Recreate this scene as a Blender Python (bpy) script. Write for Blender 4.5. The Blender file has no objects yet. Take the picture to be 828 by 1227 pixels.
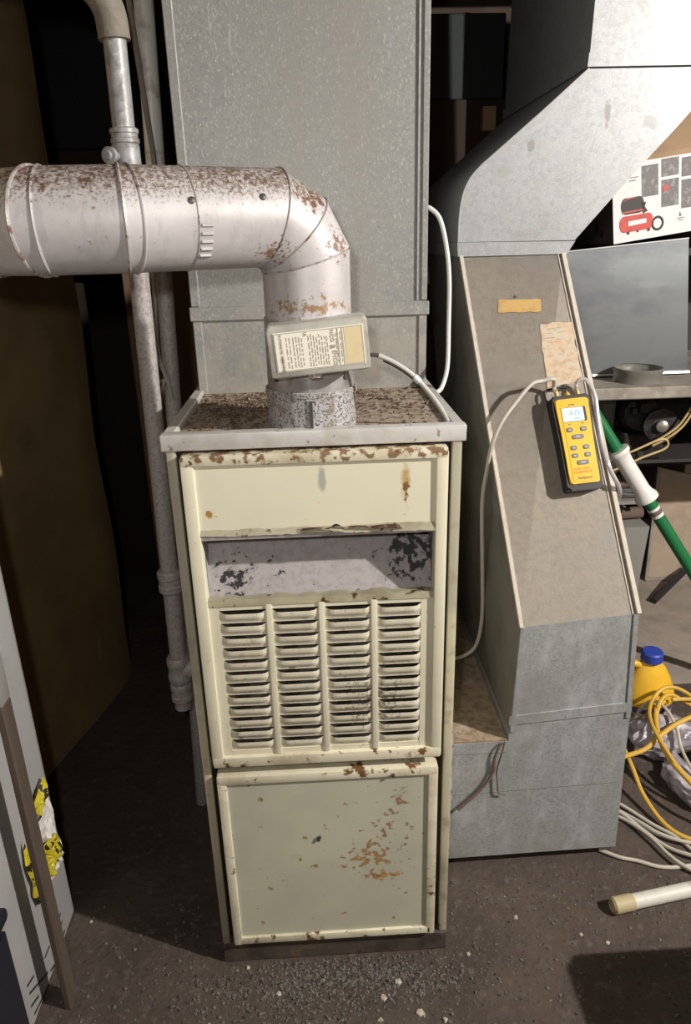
import bpy, bmesh, math, random
from mathutils import Vector as V, Matrix
random.seed(7)
SC = bpy.context.scene
COL = SC.collection

# ------------------------------------------------------------------ camera
cam_d = bpy.data.cameras.new('camera'); cam = bpy.data.objects.new('camera', cam_d); COL.objects.link(cam)
cam_d.sensor_fit = 'AUTO'; cam_d.sensor_width = 36.0
cam_d.lens = 864.7363 * 36.0 / 1227.0
cam_d.clip_start = 0.02
_r = V((0.99849707, -0.04869131, -0.02515454)); _u = V((0.04074635, 0.35259774, 0.93488746)); _f = V((0.03665146, 0.93450735, -0.3540518))
cam.matrix_world = Matrix(((_r.x, _u.x, -_f.x, 0.0019), (_r.y, _u.y, -_f.y, -0.9907), (_r.z, _u.z, -_f.z, 1.2723), (0, 0, 0, 1)))
SC.camera = cam

# ------------------------------------------------------------------ world, lamps, exposure
w = bpy.data.worlds.new('world'); SC.world = w; w.use_nodes = True
w.node_tree.nodes['Background'].inputs[0].default_value = (0.6, 0.65, 0.7, 1)
w.node_tree.nodes['Background'].inputs[1].default_value = 0.05
def lamp(name, loc, power, size, color):
    d = bpy.data.lights.new(name, 'POINT'); d.energy = power; d.shadow_soft_size = size; d.color = color
    o = bpy.data.objects.new(name, d); o.location = loc; COL.objects.link(o); return o
lamp('work_lamp', (2.00, -0.92, 2.04), 325, 0.03, (1.0, 0.96, 0.90))
lamp('phone_torch', (-0.06, -1.03, 1.36), 15, 0.02, (1.0, 0.98, 0.95))
SC.view_settings.view_transform = 'Standard'; SC.view_settings.look = 'None'
SC.view_settings.gamma = 1.0; SC.view_settings.use_curve_mapping = False
SC.view_settings.exposure = 0.0

# ------------------------------------------------------------------ materials
def mk(name, col, rough=0.6, metal=0.0, layers=(), bump=None, emit=None, trans=0.0, alpha=1.0, spec=0.5):
    """procedural material: base colour, then noise / gradient / blob masked layers of other colours"""
    m = bpy.data.materials.new(name); m.use_nodes = True
    nt = m.node_tree; N = nt.nodes; L = nt.links
    b = N['Principled BSDF']
    b.inputs['Roughness'].default_value = rough; b.inputs['Metallic'].default_value = metal
    b.inputs['Specular IOR Level'].default_value = spec
    geo = N.new('ShaderNodeNewGeometry')
    def math_(op, a, c=None):
        n = N.new('ShaderNodeMath'); n.operation = op; n.use_clamp = True
        for i, x in enumerate((a, c)):
            if x is None: continue
            if isinstance(x, (int, float)): n.inputs[i].default_value = x
            else: L.new(x, n.inputs[i])
        return n.outputs[0]
    def mapr(sock, a, c):
        n = N.new('ShaderNodeMapRange'); n.clamp = True
        n.inputs[1].default_value = a; n.inputs[2].default_value = c
        L.new(sock, n.inputs[0]); return n.outputs[0]
    def coords(st):
        if st is None: return geo.outputs['Position']
        mp = N.new('ShaderNodeMapping'); mp.inputs['Scale'].default_value = st
        L.new(geo.outputs['Position'], mp.inputs[0]); return mp.outputs[0]
    cur = None; rcur = None
    base = (*col, 1)
    for l in layers:
        mask = None
        if 'n' in l:
            if l.get('kind') == 'voro':
                t = N.new('ShaderNodeTexVoronoi'); t.inputs['Scale'].default_value = l['n']
                L.new(coords(l.get('st')), t.inputs['Vector'])
                sp = N.new('ShaderNodeSeparateColor'); L.new(t.outputs['Color'], sp.inputs[0]); o = sp.outputs[0]
            else:
                t = N.new('ShaderNodeTexNoise'); t.inputs['Scale'].default_value = l['n']
                t.inputs['Detail'].default_value = l.get('d', 6); t.inputs['Roughness'].default_value = l.get('r', .6)
                L.new(coords(l.get('st')), t.inputs['Vector']); o = t.outputs['Fac']
            # a gradient or blob shifts the threshold so stains break up at their borders
            if 'g' in l or 'blob' in l:
                if 'g' in l:
                    ax, a, c = l['g']; s = N.new('ShaderNodeSeparateXYZ'); L.new(geo.outputs['Position'], s.inputs[0])
                    gsock = mapr(s.outputs[ax], a, c)
                else:
                    ctr, rad = l['blob']
                    v1 = N.new('ShaderNodeVectorMath'); v1.operation = 'SUBTRACT'; v1.inputs[1].default_value = ctr; L.new(geo.outputs['Position'], v1.inputs[0])
                    v2 = N.new('ShaderNodeVectorMath'); v2.operation = 'DIVIDE'; v2.inputs[1].default_value = rad; L.new(v1.outputs[0], v2.inputs[0])
                    v3 = N.new('ShaderNodeVectorMath'); v3.operation = 'LENGTH'; L.new(v2.outputs[0], v3.inputs[0])
                    gsock = mapr(v3.outputs['Value'], 1.0, 0.1)
                k = l.get('k', 0.5)
                a_ = N.new('ShaderNodeMath'); a_.operation = 'MULTIPLY_ADD'; L.new(gsock, a_.inputs[0]); a_.inputs[1].default_value = k; a_.inputs[2].default_value = -k
                b_ = N.new('ShaderNodeMath'); b_.operation = 'ADD'; L.new(o, b_.inputs[0]); L.new(a_.outputs[0], b_.inputs[1]); o = b_.outputs[0]
            mask = mapr(o, l.get('lo', .45), l.get('hi', .6))
        if 'f' in l: mask = math_('MULTIPLY', mask, l['f'])
        mx = N.new('ShaderNodeMix'); mx.data_type = 'RGBA'
        L.new(mask, mx.inputs[0])
        if cur is None: mx.inputs[6].default_value = base
        else: L.new(cur, mx.inputs[6])
        mx.inputs[7].default_value = (*l['c'], 1)
        cur = mx.outputs[2]
        if metal > 0 and l.get('matte'):
            q = N.new('ShaderNodeMix'); q.data_type = 'FLOAT'; L.new(mask, q.inputs[0])
            if rcur is None: q.inputs[2].default_value = metal
            else: L.new(rcur, q.inputs[2])
            q.inputs[3].default_value = 0.0; rcur = q.outputs[0]
    if cur is None: b.inputs['Base Color'].default_value = base
    else: L.new(cur, b.inputs['Base Color'])
    if rcur is not None: L.new(rcur, b.inputs['Metallic'])
    if bump:
        t = N.new('ShaderNodeTexNoise'); t.inputs['Scale'].default_value = bump[0]; t.inputs['Detail'].default_value = 5
        L.new(coords(bump[2] if len(bump) > 2 else None), t.inputs['Vector'])
        bp = N.new('ShaderNodeBump'); bp.inputs['Strength'].default_value = bump[1]; bp.inputs['Distance'].default_value = 0.004
        L.new(t.outputs['Fac'], bp.inputs['Height']); L.new(bp.outputs[0], b.inputs['Normal'])
    if emit:
        b.inputs['Emission Color'].default_value = (*emit[0], 1); b.inputs['Emission Strength'].default_value = emit[1]
    b.inputs['Transmission Weight'].default_value = trans; b.inputs['Alpha'].default_value = alpha
    return m
RUST = (.16, .075, .03); ORANGE = (.42, .22, .06); DIRT = (.12, .09, .065)
M = {}
M['cream'] = mk('cream_enamel', (.74, .705, .54), .42, layers=[
    dict(c=(.57, .53, .39), n=9, lo=.45, hi=.75, f=.5),
    dict(c=(.50, .47, .36), n=3, lo=.5, hi=.7, st=(5, 1, .6), f=.3),
    dict(c=(.33, .27, .16), n=70, lo=.66, hi=.72, f=.55),
    dict(c=(.20, .11, .05), n=38, lo=.70, hi=.74, f=.8)], bump=(25, .12))
M['cream_door'] = mk('cream_enamel_rusted', (.75, .72, .55), .42, layers=[
    dict(c=(.66, .63, .48), n=7, lo=.45, hi=.75, f=.5),
    dict(c=(.52, .36, .15), n=40, lo=.30, hi=.5, blob=((.128, -.012, .945), (.014, .06, .07)), k=.45),
    dict(c=(.22, .11, .04), n=90, lo=.42, hi=.5, blob=((.128, -.012, .93), (.010, .06, .055)), k=.3),
    dict(c=(.40, .42, .36), n=20, lo=.25, hi=.4, blob=((.008, -.012, .953), (.012, .05, .035)), k=.5),
    dict(c=ORANGE, n=50, lo=.40, hi=.5, blob=((.0, -.012, .918), (.014, .05, .012)), k=.5),
    dict(c=ORANGE, n=60, lo=.44, hi=.52, blob=((-.155, -.012, .905), (.02, .05, .02)), k=.5),
    dict(c=(.25, .16, .09), n=45, lo=.46, hi=.52, g=(2, .975, .990), k=.45)], bump=(20, .12))
M['cream_lower'] = mk('cream_enamel_lower_door', (.56, .55, .42), .40, layers=[
    dict(c=(.44, .44, .36), n=5, lo=.4, hi=.65, f=.8),
    dict(c=(.36, .36, .30), n=6, lo=.45, hi=.6, blob=((-.04, -.012, .255), (.16, .05, .03)), k=.3, f=.5),
    dict(c=(.45, .29, .12), n=75, lo=.38, hi=.46, blob=((.095, -.012, .203), (.085, .05, .032)), k=.45),
    dict(c=(.30, .155, .06), n=120, lo=.44, hi=.52, blob=((.085, -.012, .205), (.085, .05, .035)), k=.45),
    dict(c=(.38, .22, .09), n=95, lo=.46, hi=.52, blob=((.075, -.012, .245), (.13, .05, .075)), k=.28),
    dict(c=(.30, .18, .09), n=50, lo=.55, hi=.60, blob=((.13, -.012, .31), (.09, .05, .12)), k=.1)], bump=(15, .08))
M['cream_rim'] = mk('cream_enamel_chipped_rim', (.70, .66, .50), .45, layers=[
    dict(c=(.45, .38, .24), n=16, lo=.48, hi=.68, f=.7),
    dict(c=RUST, n=42, lo=.59, hi=.64),
    dict(c=(.22, .13, .07), n=60, lo=.50, hi=.56, g=(2, .970, .985), k=.25),
    dict(c=(.22, .12, .06), n=75, lo=.52, hi=.58, f=.7, blob=((.15, -.01, .47), (.08, .1, .04)), k=.2),
    dict(c=(.20, .12, .06), n=30, lo=.42, hi=.48, g=(2, .13, .02), k=.4)], bump=(30, .3))
M['grime_louver'] = mk('cream_louver_grimy', (.78, .74, .58), .55, layers=[
    dict(c=(.66, .60, .45), n=22, lo=.42, hi=.68, f=.8),
    dict(c=(.30, .24, .16), n=60, lo=.60, hi=.70, f=.8),
    dict(c=(.09, .07, .05), n=130, lo=.44, hi=.5, blob=((.08, -.012, .575), (.10, .08, .10)), k=.30, f=.7)], bump=(260, .12))
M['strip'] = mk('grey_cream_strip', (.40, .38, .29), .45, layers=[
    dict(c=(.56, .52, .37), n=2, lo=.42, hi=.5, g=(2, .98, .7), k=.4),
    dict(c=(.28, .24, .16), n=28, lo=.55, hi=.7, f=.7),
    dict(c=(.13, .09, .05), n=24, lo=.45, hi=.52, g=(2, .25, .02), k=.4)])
M['lid'] = mk('lid_galvanised_rim', (.58, .57, .55), .45, .1, layers=[
    dict(c=(.44, .40, .34), n=24, lo=.45, hi=.65, f=.7, matte=1),
    dict(c=(.16, .10, .06), n=50, lo=.62, hi=.68, f=.8, matte=1)], bump=(30, .2))
M['lid_top'] = mk('lid_top_dirty', (.36, .30, .235), .9, layers=[
    dict(c=(.10, .065, .045), n=14, lo=.42, hi=.55, blob=((-.12, .19, 1.02), (.14, .17, .1)), k=.35),
    dict(c=(.27, .20, .14), n=40, lo=.48, hi=.56, f=.8),
    dict(c=(.12, .08, .055), n=70, lo=.56, hi=.62, f=.8)], bump=(60, .6))
M['dark_inside'] = mk('dark_rusty_inside', (.022, .017, .014), .8, layers=[dict(c=(.06, .035, .02), n=30, lo=.55, hi=.65)])
M['base_pan'] = mk('rusty_base_pan', (.075, .058, .045), .8, layers=[dict(c=(.12, .08, .05), n=35, lo=.5, hi=.62), dict(c=(.05, .035, .03), n=18, lo=.5, hi=.6)], bump=(50, .4))
M['baffle'] = mk('grey_sooty_baffle', (.36, .33, .33), .6, layers=[
    dict(c=(.26, .24, .24), n=90, lo=.45, hi=.6, f=.6),
    dict(c=(.012, .011, .012), n=75, lo=.40, hi=.46, blob=((.148, .04, .82), (.085, .14, .085)), k=.30),
    dict(c=(.012, .011, .012), n=85, lo=.44, hi=.49, blob=((-.135, .02, .79), (.06, .1, .06)), k=.28),
    dict(c=(.02, .018, .018), n=50, lo=.64, hi=.67)], bump=(80, .2))
M['galv'] = mk('galvanised_plenum', (.305, .308, .295), .48, .2, layers=[
    dict(c=(.25, .255, .25), n=130, kind='voro', lo=.3, hi=1, f=.6),
    dict(c=(.56, .56, .53), n=330, d=3, lo=.57, hi=.66, f=.6, st=(1, 1, .5)),
    dict(c=(.20, .20, .19), n=300, d=3, lo=.56, hi=.66, f=.5),
    dict(c=(.28, .27, .24), n=2.2, lo=.42, hi=.62, st=(3, 3, .5), f=.6),
    dict(c=(.47, .46, .41), n=60, d=3, lo=.54, hi=.62, st=(1, 1, .12), blob=((-.115, .32, 1.55), (.05, .3, .22)), k=.3, f=.8),
    dict(c=(.37, .34, .29), n=20, lo=.35, hi=.6, g=(2, 1.3, 1.1), k=.5, f=.8, matte=1)], bump=(90, .05))
M['galv_bright'] = mk('galvanised_spangled_bright', (.37, .38, .39), .55, .50, layers=[
    dict(c=(.28, .29, .305), n=120, kind='voro', lo=.3, hi=1, f=.5),
    dict(c=(.28, .275, .265), n=9, lo=.5, hi=.68, f=.45),
    dict(c=(.52, .53, .54), n=330, d=3, lo=.56, hi=.66, f=.5),
    dict(c=(.22, .21, .20), n=20, lo=.40, hi=.46, blob=((.44, .54, 1.43), (.018, .1, .05)), k=.4, f=.7),
    dict(c=(.20, .19, .18), n=20, lo=.38, hi=.46, blob=((.585, .54, 1.48), (.018, .1, .055)), k=.4, f=.75),
    dict(c=(.25, .25, .25), n=20, lo=.40, hi=.48, blob=((.67, .54, 1.47), (.05, .1, .03)), k=.4, f=.6),
    dict(c=(.22, .22, .22), n=12, lo=.36, hi=.42, blob=((.497, .54, 1.385), (.02, .1, .014)), k=.35, f=.6),
    dict(c=(.30, .33, .29), n=15, lo=.36, hi=.46, blob=((.39, .54, 1.385), (.025, .1, .02)), k=.35, f=.6),
    dict(c=(.30, .29, .28), n=26, lo=.54, hi=.62, g=(2, 1.57, 1.7), k=.12, f=.6)], bump=(90, .04))
M['galv_base'] = mk('galvanised_base', (.40, .415, .42), .48, .25, layers=[
    dict(c=(.26, .27, .27), n=190, lo=.45, hi=.60, f=.6),
    dict(c=(.52, .53, .53), n=120, lo=.58, hi=.66, f=.5),
    dict(c=(.52, .54, .55), n=34, lo=.48, hi=.66, st=(1, 1, .5), f=.7),
    dict(c=(.29, .29, .28), n=9, lo=.45, hi=.65, f=.6),
    dict(c=(.25, .235, .20), n=8, lo=.35, hi=.6, g=(2, .25, .05), k=.4, f=.7, matte=1),
    dict(c=(.27, .235, .19), n=30, lo=.40, hi=.6, blob=((.29, .17, .23), (.14, .2, .14)), k=.4, f=.7, matte=1)], bump=(120, .12))
M['dusty'] = mk('dusty_galvanised_slope', (.60, .535, .455), .75, 0, layers=[
    dict(c=(.50, .445, .375), n=70, lo=.45, hi=.62, f=.7),
    dict(c=(.50, .47, .43), n=5, lo=.45, hi=.65, f=.6),
    dict(c=(.50, .45, .37), n=12, lo=.45, hi=.6, g=(2, 1.12, 1.24), k=.3, f=.6),
    dict(c=(.49, .50, .50), n=12, lo=.40, hi=.55, blob=((.56, .25, .70), (.09, .2, .16)), k=.5, f=.8)], bump=(160, .25))
M['dust_top'] = mk('brown_dust_cover', (.34, .26, .18), .95, layers=[dict(c=(.22, .16, .11), n=60, lo=.45, hi=.62), dict(c=(.42, .34, .26), n=25, lo=.55, hi=.7)], bump=(80, .7))
M['duct_side'] = mk('duct_side_sheet', (.19, .19, .178), .6, .1, layers=[dict(c=(.14, .13, .115), n=8, lo=.45, hi=.65), dict(c=(.25, .25, .235), n=60, lo=.55, hi=.7, f=.4)])  # darker copy of the galvanised sheet, shade of the duct sides in its colour
M['flue'] = mk('flue_pipe_galvanised', (.53, .505, .51), .45, .12, layers=[
    dict(c=(.42, .395, .39), n=14, lo=.45, hi=.65, st=(.5, .5, 1), f=.6),
    dict(c=(.38, .36, .36), n=60, lo=.52, hi=.64, st=(1, 1, .25), f=.45),
    dict(c=(.26, .22, .19), n=260, lo=.42, hi=.56, g=(2, 1.290, 1.335), k=.34, matte=1),
    dict(c=(.14, .09, .065), n=190, d=6, r=.65, lo=.49, hi=.56, g=(2, 1.285, 1.345), k=.30, matte=1),
    dict(c=(.12, .068, .045), n=60, d=14, r=.85, lo=.52, hi=.57, g=(2, 1.280, 1.340), k=.20, matte=1),
    dict(c=(.17, .095, .06), n=140, d=10, r=.7, lo=.42, hi=.5, blob=((-.335, .02, 1.325), (.075, .12, .045)), k=.30, matte=1),
    dict(c=(.16, .08, .045), n=130, d=10, r=.7, lo=.42, hi=.5, blob=((.008, .03, 1.322), (.075, .12, .055)), k=.34, matte=1),
    dict(c=(.22, .14, .105), n=170, lo=.43, hi=.5, blob=((.045, .02, 1.265), (.040, .10, .045)), k=.28, matte=1),
    dict(c=(.21, .125, .08), n=150, lo=.43, hi=.5, blob=((-.045, -.01, 1.258), (.05, .09, .028)), k=.28, matte=1),
    dict(c=(.28, .18, .09), n=120, d=8, lo=.42, hi=.52, blob=((.0, .01, 1.186), (.10, .12, .022)), k=.22, matte=1)], bump=(60, .1))
M['collar'] = mk('collar_spotted', (.72, .71, .72), .4, .05, layers=[
    dict(c=(.12, .095, .08), n=330, lo=.54, hi=.58, matte=1),
    dict(c=(.38, .31, .24), n=60, lo=.54, hi=.62, f=.7, matte=1)], bump=(90, .25))
M['collar_ring'] = mk('collar_ring_bright', (.72, .70, .69), .35, .4, layers=[dict(c=(.5, .47, .45), n=20, lo=.5, hi=.65)])
M['seam'] = mk('pipe_seam_metal', (.50, .47, .45), .45, .4, layers=[dict(c=(.18, .10, .07), n=60, lo=.52, hi=.62, matte=1)])
M['screw'] = mk('dark_screw', (.10, .09, .085), .5, .6)
M['damper'] = mk('damper_housing_grey', (.50, .49, .44), .5, layers=[dict(c=(.34, .32, .27), n=14, lo=.45, hi=.65), dict(c=(.30, .22, .12), n=30, lo=.60, hi=.68, f=.6)])
M['label'] = mk('cream_paper_label', (.84, .80, .68), .6, layers=[dict(c=(.78, .70, .52), n=12, lo=.5, hi=.7, f=.6)])
M['label_y'] = mk('yellowed_paper_panel', (.72, .60, .36), .6, layers=[dict(c=(.60, .47, .25), n=18, lo=.5, hi=.7, f=.6)])
M['ink'] = mk('dark_label_ink', (.13, .11, .09), .7)
M['ink_soft'] = mk('faded_label_ink', (.34, .30, .23), .7)
M['wire_grey'] = mk('grey_cable_sheath', (.45, .43, .39), .5)
M['wire_dark'] = mk('dark_cable_tape', (.05, .045, .04), .6)
M['white_cable'] = mk('white_cable', (.66, .66, .64), .45)
M['hose'] = mk('grey_beige_hose', (.47, .44, .38), .5)
M['clear_tube'] = mk('clear_vinyl_tube', (.75, .72, .74), .2, trans=.55)
M['yellow'] = mk('yellow_plastic', (.83, .47, .015), .4, layers=[dict(c=(.76, .40, .012), n=12, lo=.45, hi=.7)])
M['black_rubber'] = mk('black_rubber', (.018, .017, .017), .55)
M['button'] = mk('grey_button', (.17, .17, .16), .5)
M['button_mark'] = mk('button_mark', (.5, .5, .48), .5)
M['lcd'] = mk('lcd_backlit', (.52, .74, .74), .3, emit=((.55, .85, .88), .35))
M['lcd_ink'] = mk('lcd_segments', (.16, .25, .27), .5)
M['red_ink'] = mk('red_ink', (.72, .18, .05), .5)
M['brass'] = mk('brass_port', (.58, .38, .10), .35, .6)
M['orange_sticker'] = mk('orange_sticker', (.52, .33, .11), .7, layers=[dict(c=(.44, .27, .09), n=60, lo=.45, hi=.6), dict(c=(.44, .36, .25), n=70, lo=.60, hi=.66)])
M['paper_worn'] = mk('worn_paper_label', (.56, .45, .32), .8, layers=[dict(c=(.44, .32, .21), n=80, lo=.45, hi=.6), dict(c=(.52, .46, .38), n=60, lo=.52, hi=.60), dict(c=(.58, .40, .27), n=40, lo=.5, hi=.6, f=.6)])
M['pipe_iron'] = mk('painted_iron_pipe', (.40, .37, .36), .55, .1, layers=[dict(c=(.27, .23, .21), n=190, lo=.50, hi=.60, f=.8), dict(c=(.50, .47, .46), n=60, lo=.56, hi=.68, f=.6)], bump=(90, .3))
M['pipe_bright'] = mk('bright_conduit', (.72, .71, .66), .35, .05, layers=[dict(c=(.45, .42, .36), n=30, lo=.5, hi=.65)])
M['pipe_grey'] = mk('grey_gas_pipe', (.33, .33, .335), .45, .15, layers=[dict(c=(.22, .21, .20), n=50, lo=.48, hi=.62), dict(c=(.45, .45, .44), n=80, lo=.58, hi=.68)], bump=(80, .2))
M['card_brown'] = mk('dim_brown_board', (.24, .15, .09), .85)
M['sleeve'] = mk('grey_pipe_wrap', (.20, .175, .145), .9, layers=[dict(c=(.27, .24, .20), n=25, lo=.45, hi=.65)], bump=(60, .5))
M['cobweb'] = mk('dusty_string', (.36, .34, .31), .9)
M['brown_wall'] = mk('brown_board', (.27, .19, .085), .75, layers=[
    dict(c=(.20, .13, .06), n=5, lo=.4, hi=.65),
    dict(c=(.38, .31, .19), n=26, lo=.64, hi=.74, st=(1, 1, .12), f=.5)], bump=(9, .3))
M['wall_dark'] = mk('dark_stone_wall', (.055, .038, .026), .9, layers=[dict(c=(.10, .07, .05), n=4, lo=.45, hi=.7)], bump=(12, .5))
M['teal_dark'] = mk('dark_green_sheet', (.016, .022, .020), .7)
M['ceiling'] = mk('dark_joist_ceiling', (.05, .038, .028), .9, layers=[dict(c=(.09, .06, .04), n=6, lo=.45, hi=.7)])
M['joist'] = mk('old_joist_wood', (.12, .08, .05), .8, layers=[dict(c=(.08, .05, .03), n=9, lo=.45, hi=.65, st=(1, 8, 8))])
M['floor'] = mk('earth_floor', (.080, .060, .048), .9, layers=[
    dict(c=(.058, .042, .034), n=6, lo=.42, hi=.62),
    dict(c=(.115, .094, .080), n=45, lo=.55, hi=.68, f=.8),
    dict(c=(.24, .225, .20), n=60, lo=.40, hi=.56, blob=((-.17, -.20, 0), (.20, .14, .2)), k=.4, f=.7),
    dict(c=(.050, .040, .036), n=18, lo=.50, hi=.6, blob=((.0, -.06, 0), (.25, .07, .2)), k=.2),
    dict(c=(.035, .028, .025), n=120, lo=.60, hi=.66)], bump=(60, 1.0))
M['slab'] = mk('worn_concrete_slab', (.33, .275, .23), .85, layers=[dict(c=(.24, .20, .165), n=7, lo=.45, hi=.65), dict(c=(.39, .34, .29), n=30, lo=.55, hi=.7, f=.6)], bump=(30, .4))
M['gravel_grey'] = mk('grit_grey', (.13, .115, .10), .9, layers=[dict(c=(.30, .28, .25), n=150, lo=.60, hi=.66), dict(c=(.04, .035, .03), n=120, lo=.52, hi=.57)])
M['chip'] = mk('pale_chip', (.46, .42, .34), .8, layers=[dict(c=(.30, .26, .19), n=90, lo=.5, hi=.6)])
M['flake'] = mk('rust_flakes', (.15, .10, .068), .95, layers=[dict(c=(.30, .24, .18), n=160, lo=.54, hi=.6), dict(c=(.075, .045, .03), n=110, lo=.52, hi=.58)])
M['counter'] = mk('dusty_metal_counter', (.33, .295, .25), .7, .1, layers=[dict(c=(.23, .20, .165), n=14, lo=.45, hi=.62), dict(c=(.42, .39, .35), n=40, lo=.57, hi=.7, f=.6)])
M['shelf_dark'] = mk('dark_shelf_metal', (.035, .032, .030), .7)
M['shelf_grey'] = mk('grey_shelf', (.27, .26, .24), .6)
M['sheet'] = mk('dull_steel_sheet', (.20, .215, .225), .38, .55, layers=[dict(c=(.14, .15, .16), n=4, lo=.45, hi=.65, st=(1, 1, 2)), dict(c=(.30, .31, .32), n=7, lo=.60, hi=.72, st=(1, 1, 3), f=.3)], bump=(4, .2))
M['steel_edge'] = mk('bright_sheet_edge', (.6, .6, .6), .3, .5)
M['cardboard'] = mk('cardboard', (.36, .245, .145), .85, layers=[dict(c=(.31, .205, .12), n=8, lo=.45, hi=.65)])
M['card_dark'] = mk('dark_cardboard', (.030, .019, .012), .85)
M['box_white'] = mk('white_printed_carton', (.74, .70, .69), .6)
M['box_side'] = mk('carton_dark_side', (.10, .085, .075), .7)
M['print_red'] = mk('print_red', (.52, .045, .03), .5, layers=[dict(c=(.35, .03, .02), n=25, lo=.5, hi=.65)])
M['print_dark'] = mk('print_dark', (.035, .03, .03), .6)
M['print_grey'] = mk('print_grey', (.15, .14, .14), .6, layers=[dict(c=(.26, .25, .24), n=70, lo=.5, hi=.6)])
M['green'] = mk('green_fibreglass', (.015, .16, .055), .35)
M['white_plastic'] = mk('white_plastic', (.74, .72, .68), .4, layers=[dict(c=(.6, .57, .52), n=40, lo=.55, hi=.7, f=.5)])
M['motor'] = mk('black_motor', (.02, .019, .018), .45, .3, layers=[dict(c=(.07, .06, .055), n=50, lo=.5, hi=.65)])
M['motor_hub'] = mk('pulley_hub', (.30, .28, .25), .4, .6)
M['tan_wire'] = mk('tan_wire', (.52, .38, .17), .5)
M['tan_board'] = mk('tan_hardboard', (.42, .335, .25), .8, layers=[dict(c=(.33, .26, .195), n=7, lo=.45, hi=.65), dict(c=(.50, .42, .33), n=22, lo=.57, hi=.7, f=.5)])
M['rag'] = mk('brown_rag', (.15, .11, .085), .95, bump=(50, .6))
M['jug_yellow'] = mk('jug_yellow', (.78, .46, .03), .4, layers=[dict(c=(.65, .36, .03), n=10, lo=.5, hi=.7)])
M['jug_blue'] = mk('cap_blue', (.03, .06, .36), .45)
M['jug_label'] = mk('jug_label_purple', (.10, .07, .16), .5)
M['jug_clear'] = mk('jug_lower_label', (.38, .36, .33), .5, layers=[dict(c=(.60, .50, .16), n=20, lo=.55, hi=.62), dict(c=(.14, .12, .12), n=45, lo=.58, hi=.62)])
M['bag'] = mk('lilac_plastic_bag', (.50, .46, .50), .3, trans=.12, layers=[dict(c=(.24, .21, .25), n=14, lo=.48, hi=.62), dict(c=(.66, .62, .64), n=22, lo=.6, hi=.7)], bump=(38, 1.0))
M['cord'] = mk('yellow_cord', (.62, .38, .055), .5)
M['cord_white'] = mk('off_white_cord', (.50, .46, .38), .5)
M['pvc'] = mk('white_pipe', (.62, .60, .53), .5, layers=[dict(c=(.45, .42, .35), n=30, lo=.52, hi=.65)])
M['pvc_fit'] = mk('tan_fitting', (.46, .38, .22), .6)
M['white_box'] = mk('white_enamel_cabinet', (.40, .39, .39), .5, layers=[dict(c=(.34, .33, .33), n=4, lo=.45, hi=.65, f=.6)])
M['slat'] = mk('brown_wood_slat', (.085, .062, .047), .75, layers=[dict(c=(.06, .042, .03), n=6, lo=.45, hi=.6, st=(8, 8, .4))])
M['slat_grey'] = mk('grey_wood_slat', (.085, .080, .072), .75)
M['clip'] = mk('metal_ferrule', (.45, .44, .42), .4, .5)
M['navy'] = mk('navy_plastic', (.012, .012, .020), .5)
M['bag_yellow'] = mk('yellow_film', (.55, .46, .03), .35, layers=[dict(c=(.03, .025, .01), n=42, d=2, lo=.57, hi=.59)])
M['bag_white'] = mk('clear_white_film', (.72, .69, .66), .35, layers=[dict(c=(.36, .33, .31), n=25, lo=.5, hi=.62, st=(1, 1, .4))])
M['black_bag'] = mk('black_nylon', (.015, .014, .014), .85)
M['peel'] = mk('peeled_paint', (.50, .42, .30), .6, layers=[dict(c=(.13, .065, .04), n=60, lo=.40, hi=.50)])
M['foil'] = mk('torn_foil', (.50, .52, .52), .35, .4, layers=[dict(c=(.05, .06, .06), n=30, lo=.52, hi=.58, matte=1)])
M['wood_block'] = mk('dark_block', (.045, .035, .028), .9)

# ------------------------------------------------------------------ mesh helpers
ORG = {}
def box(bm, x0, x1, y0, y1, z0, z1, bev=0.0, seg=1):
    r = bmesh.ops.create_cube(bm, size=1.0)
    for v in r['verts']:
        v.co = V(((x0 + x1) / 2 + v.co.x * (x1 - x0), (y0 + y1) / 2 + v.co.y * (y1 - y0), (z0 + z1) / 2 + v.co.z * (z1 - z0)))
    if bev > 0:
        es = list({e for v in r['verts'] for e in v.link_edges})
        bmesh.ops.bevel(bm, geom=es, offset=bev, segments=seg, affect='EDGES', profile=.6)
    return r
def prism(bm, pts, vec, cap=True):
    """polygon swept along a vector"""
    a = [bm.verts.new(p) for p in pts]; b = [bm.verts.new(V(p) + V(vec)) for p in pts]
    n = len(pts)
    fs = []
    if cap: fs += [bm.faces.new(a[::-1]), bm.faces.new(b)]
    for i in range(n): fs.append(bm.faces.new((a[i], a[(i + 1) % n], b[(i + 1) % n], b[i])))
    return fs
def smooth(pts, k=6, closed=False):
    P = [V(p) for p in pts]; n = len(P); out = []
    rng = range(n if closed else n - 1)
    for i in rng:
        if closed: p0, p1, p2, p3 = P[i - 1], P[i], P[(i + 1) % n], P[(i + 2) % n]
        else: p0, p1, p2, p3 = P[max(i - 1, 0)], P[i], P[i + 1], P[min(i + 2, n - 1)]
        for j in range(k):
            t = j / k
            out.append(.5 * ((2 * p1) + (-p0 + p2) * t + (2 * p0 - 5 * p1 + 4 * p2 - p3) * t * t + (-p0 + 3 * p1 - 3 * p2 + p3) * t ** 3))
    if not closed: out.append(P[-1])
    return out
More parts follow.
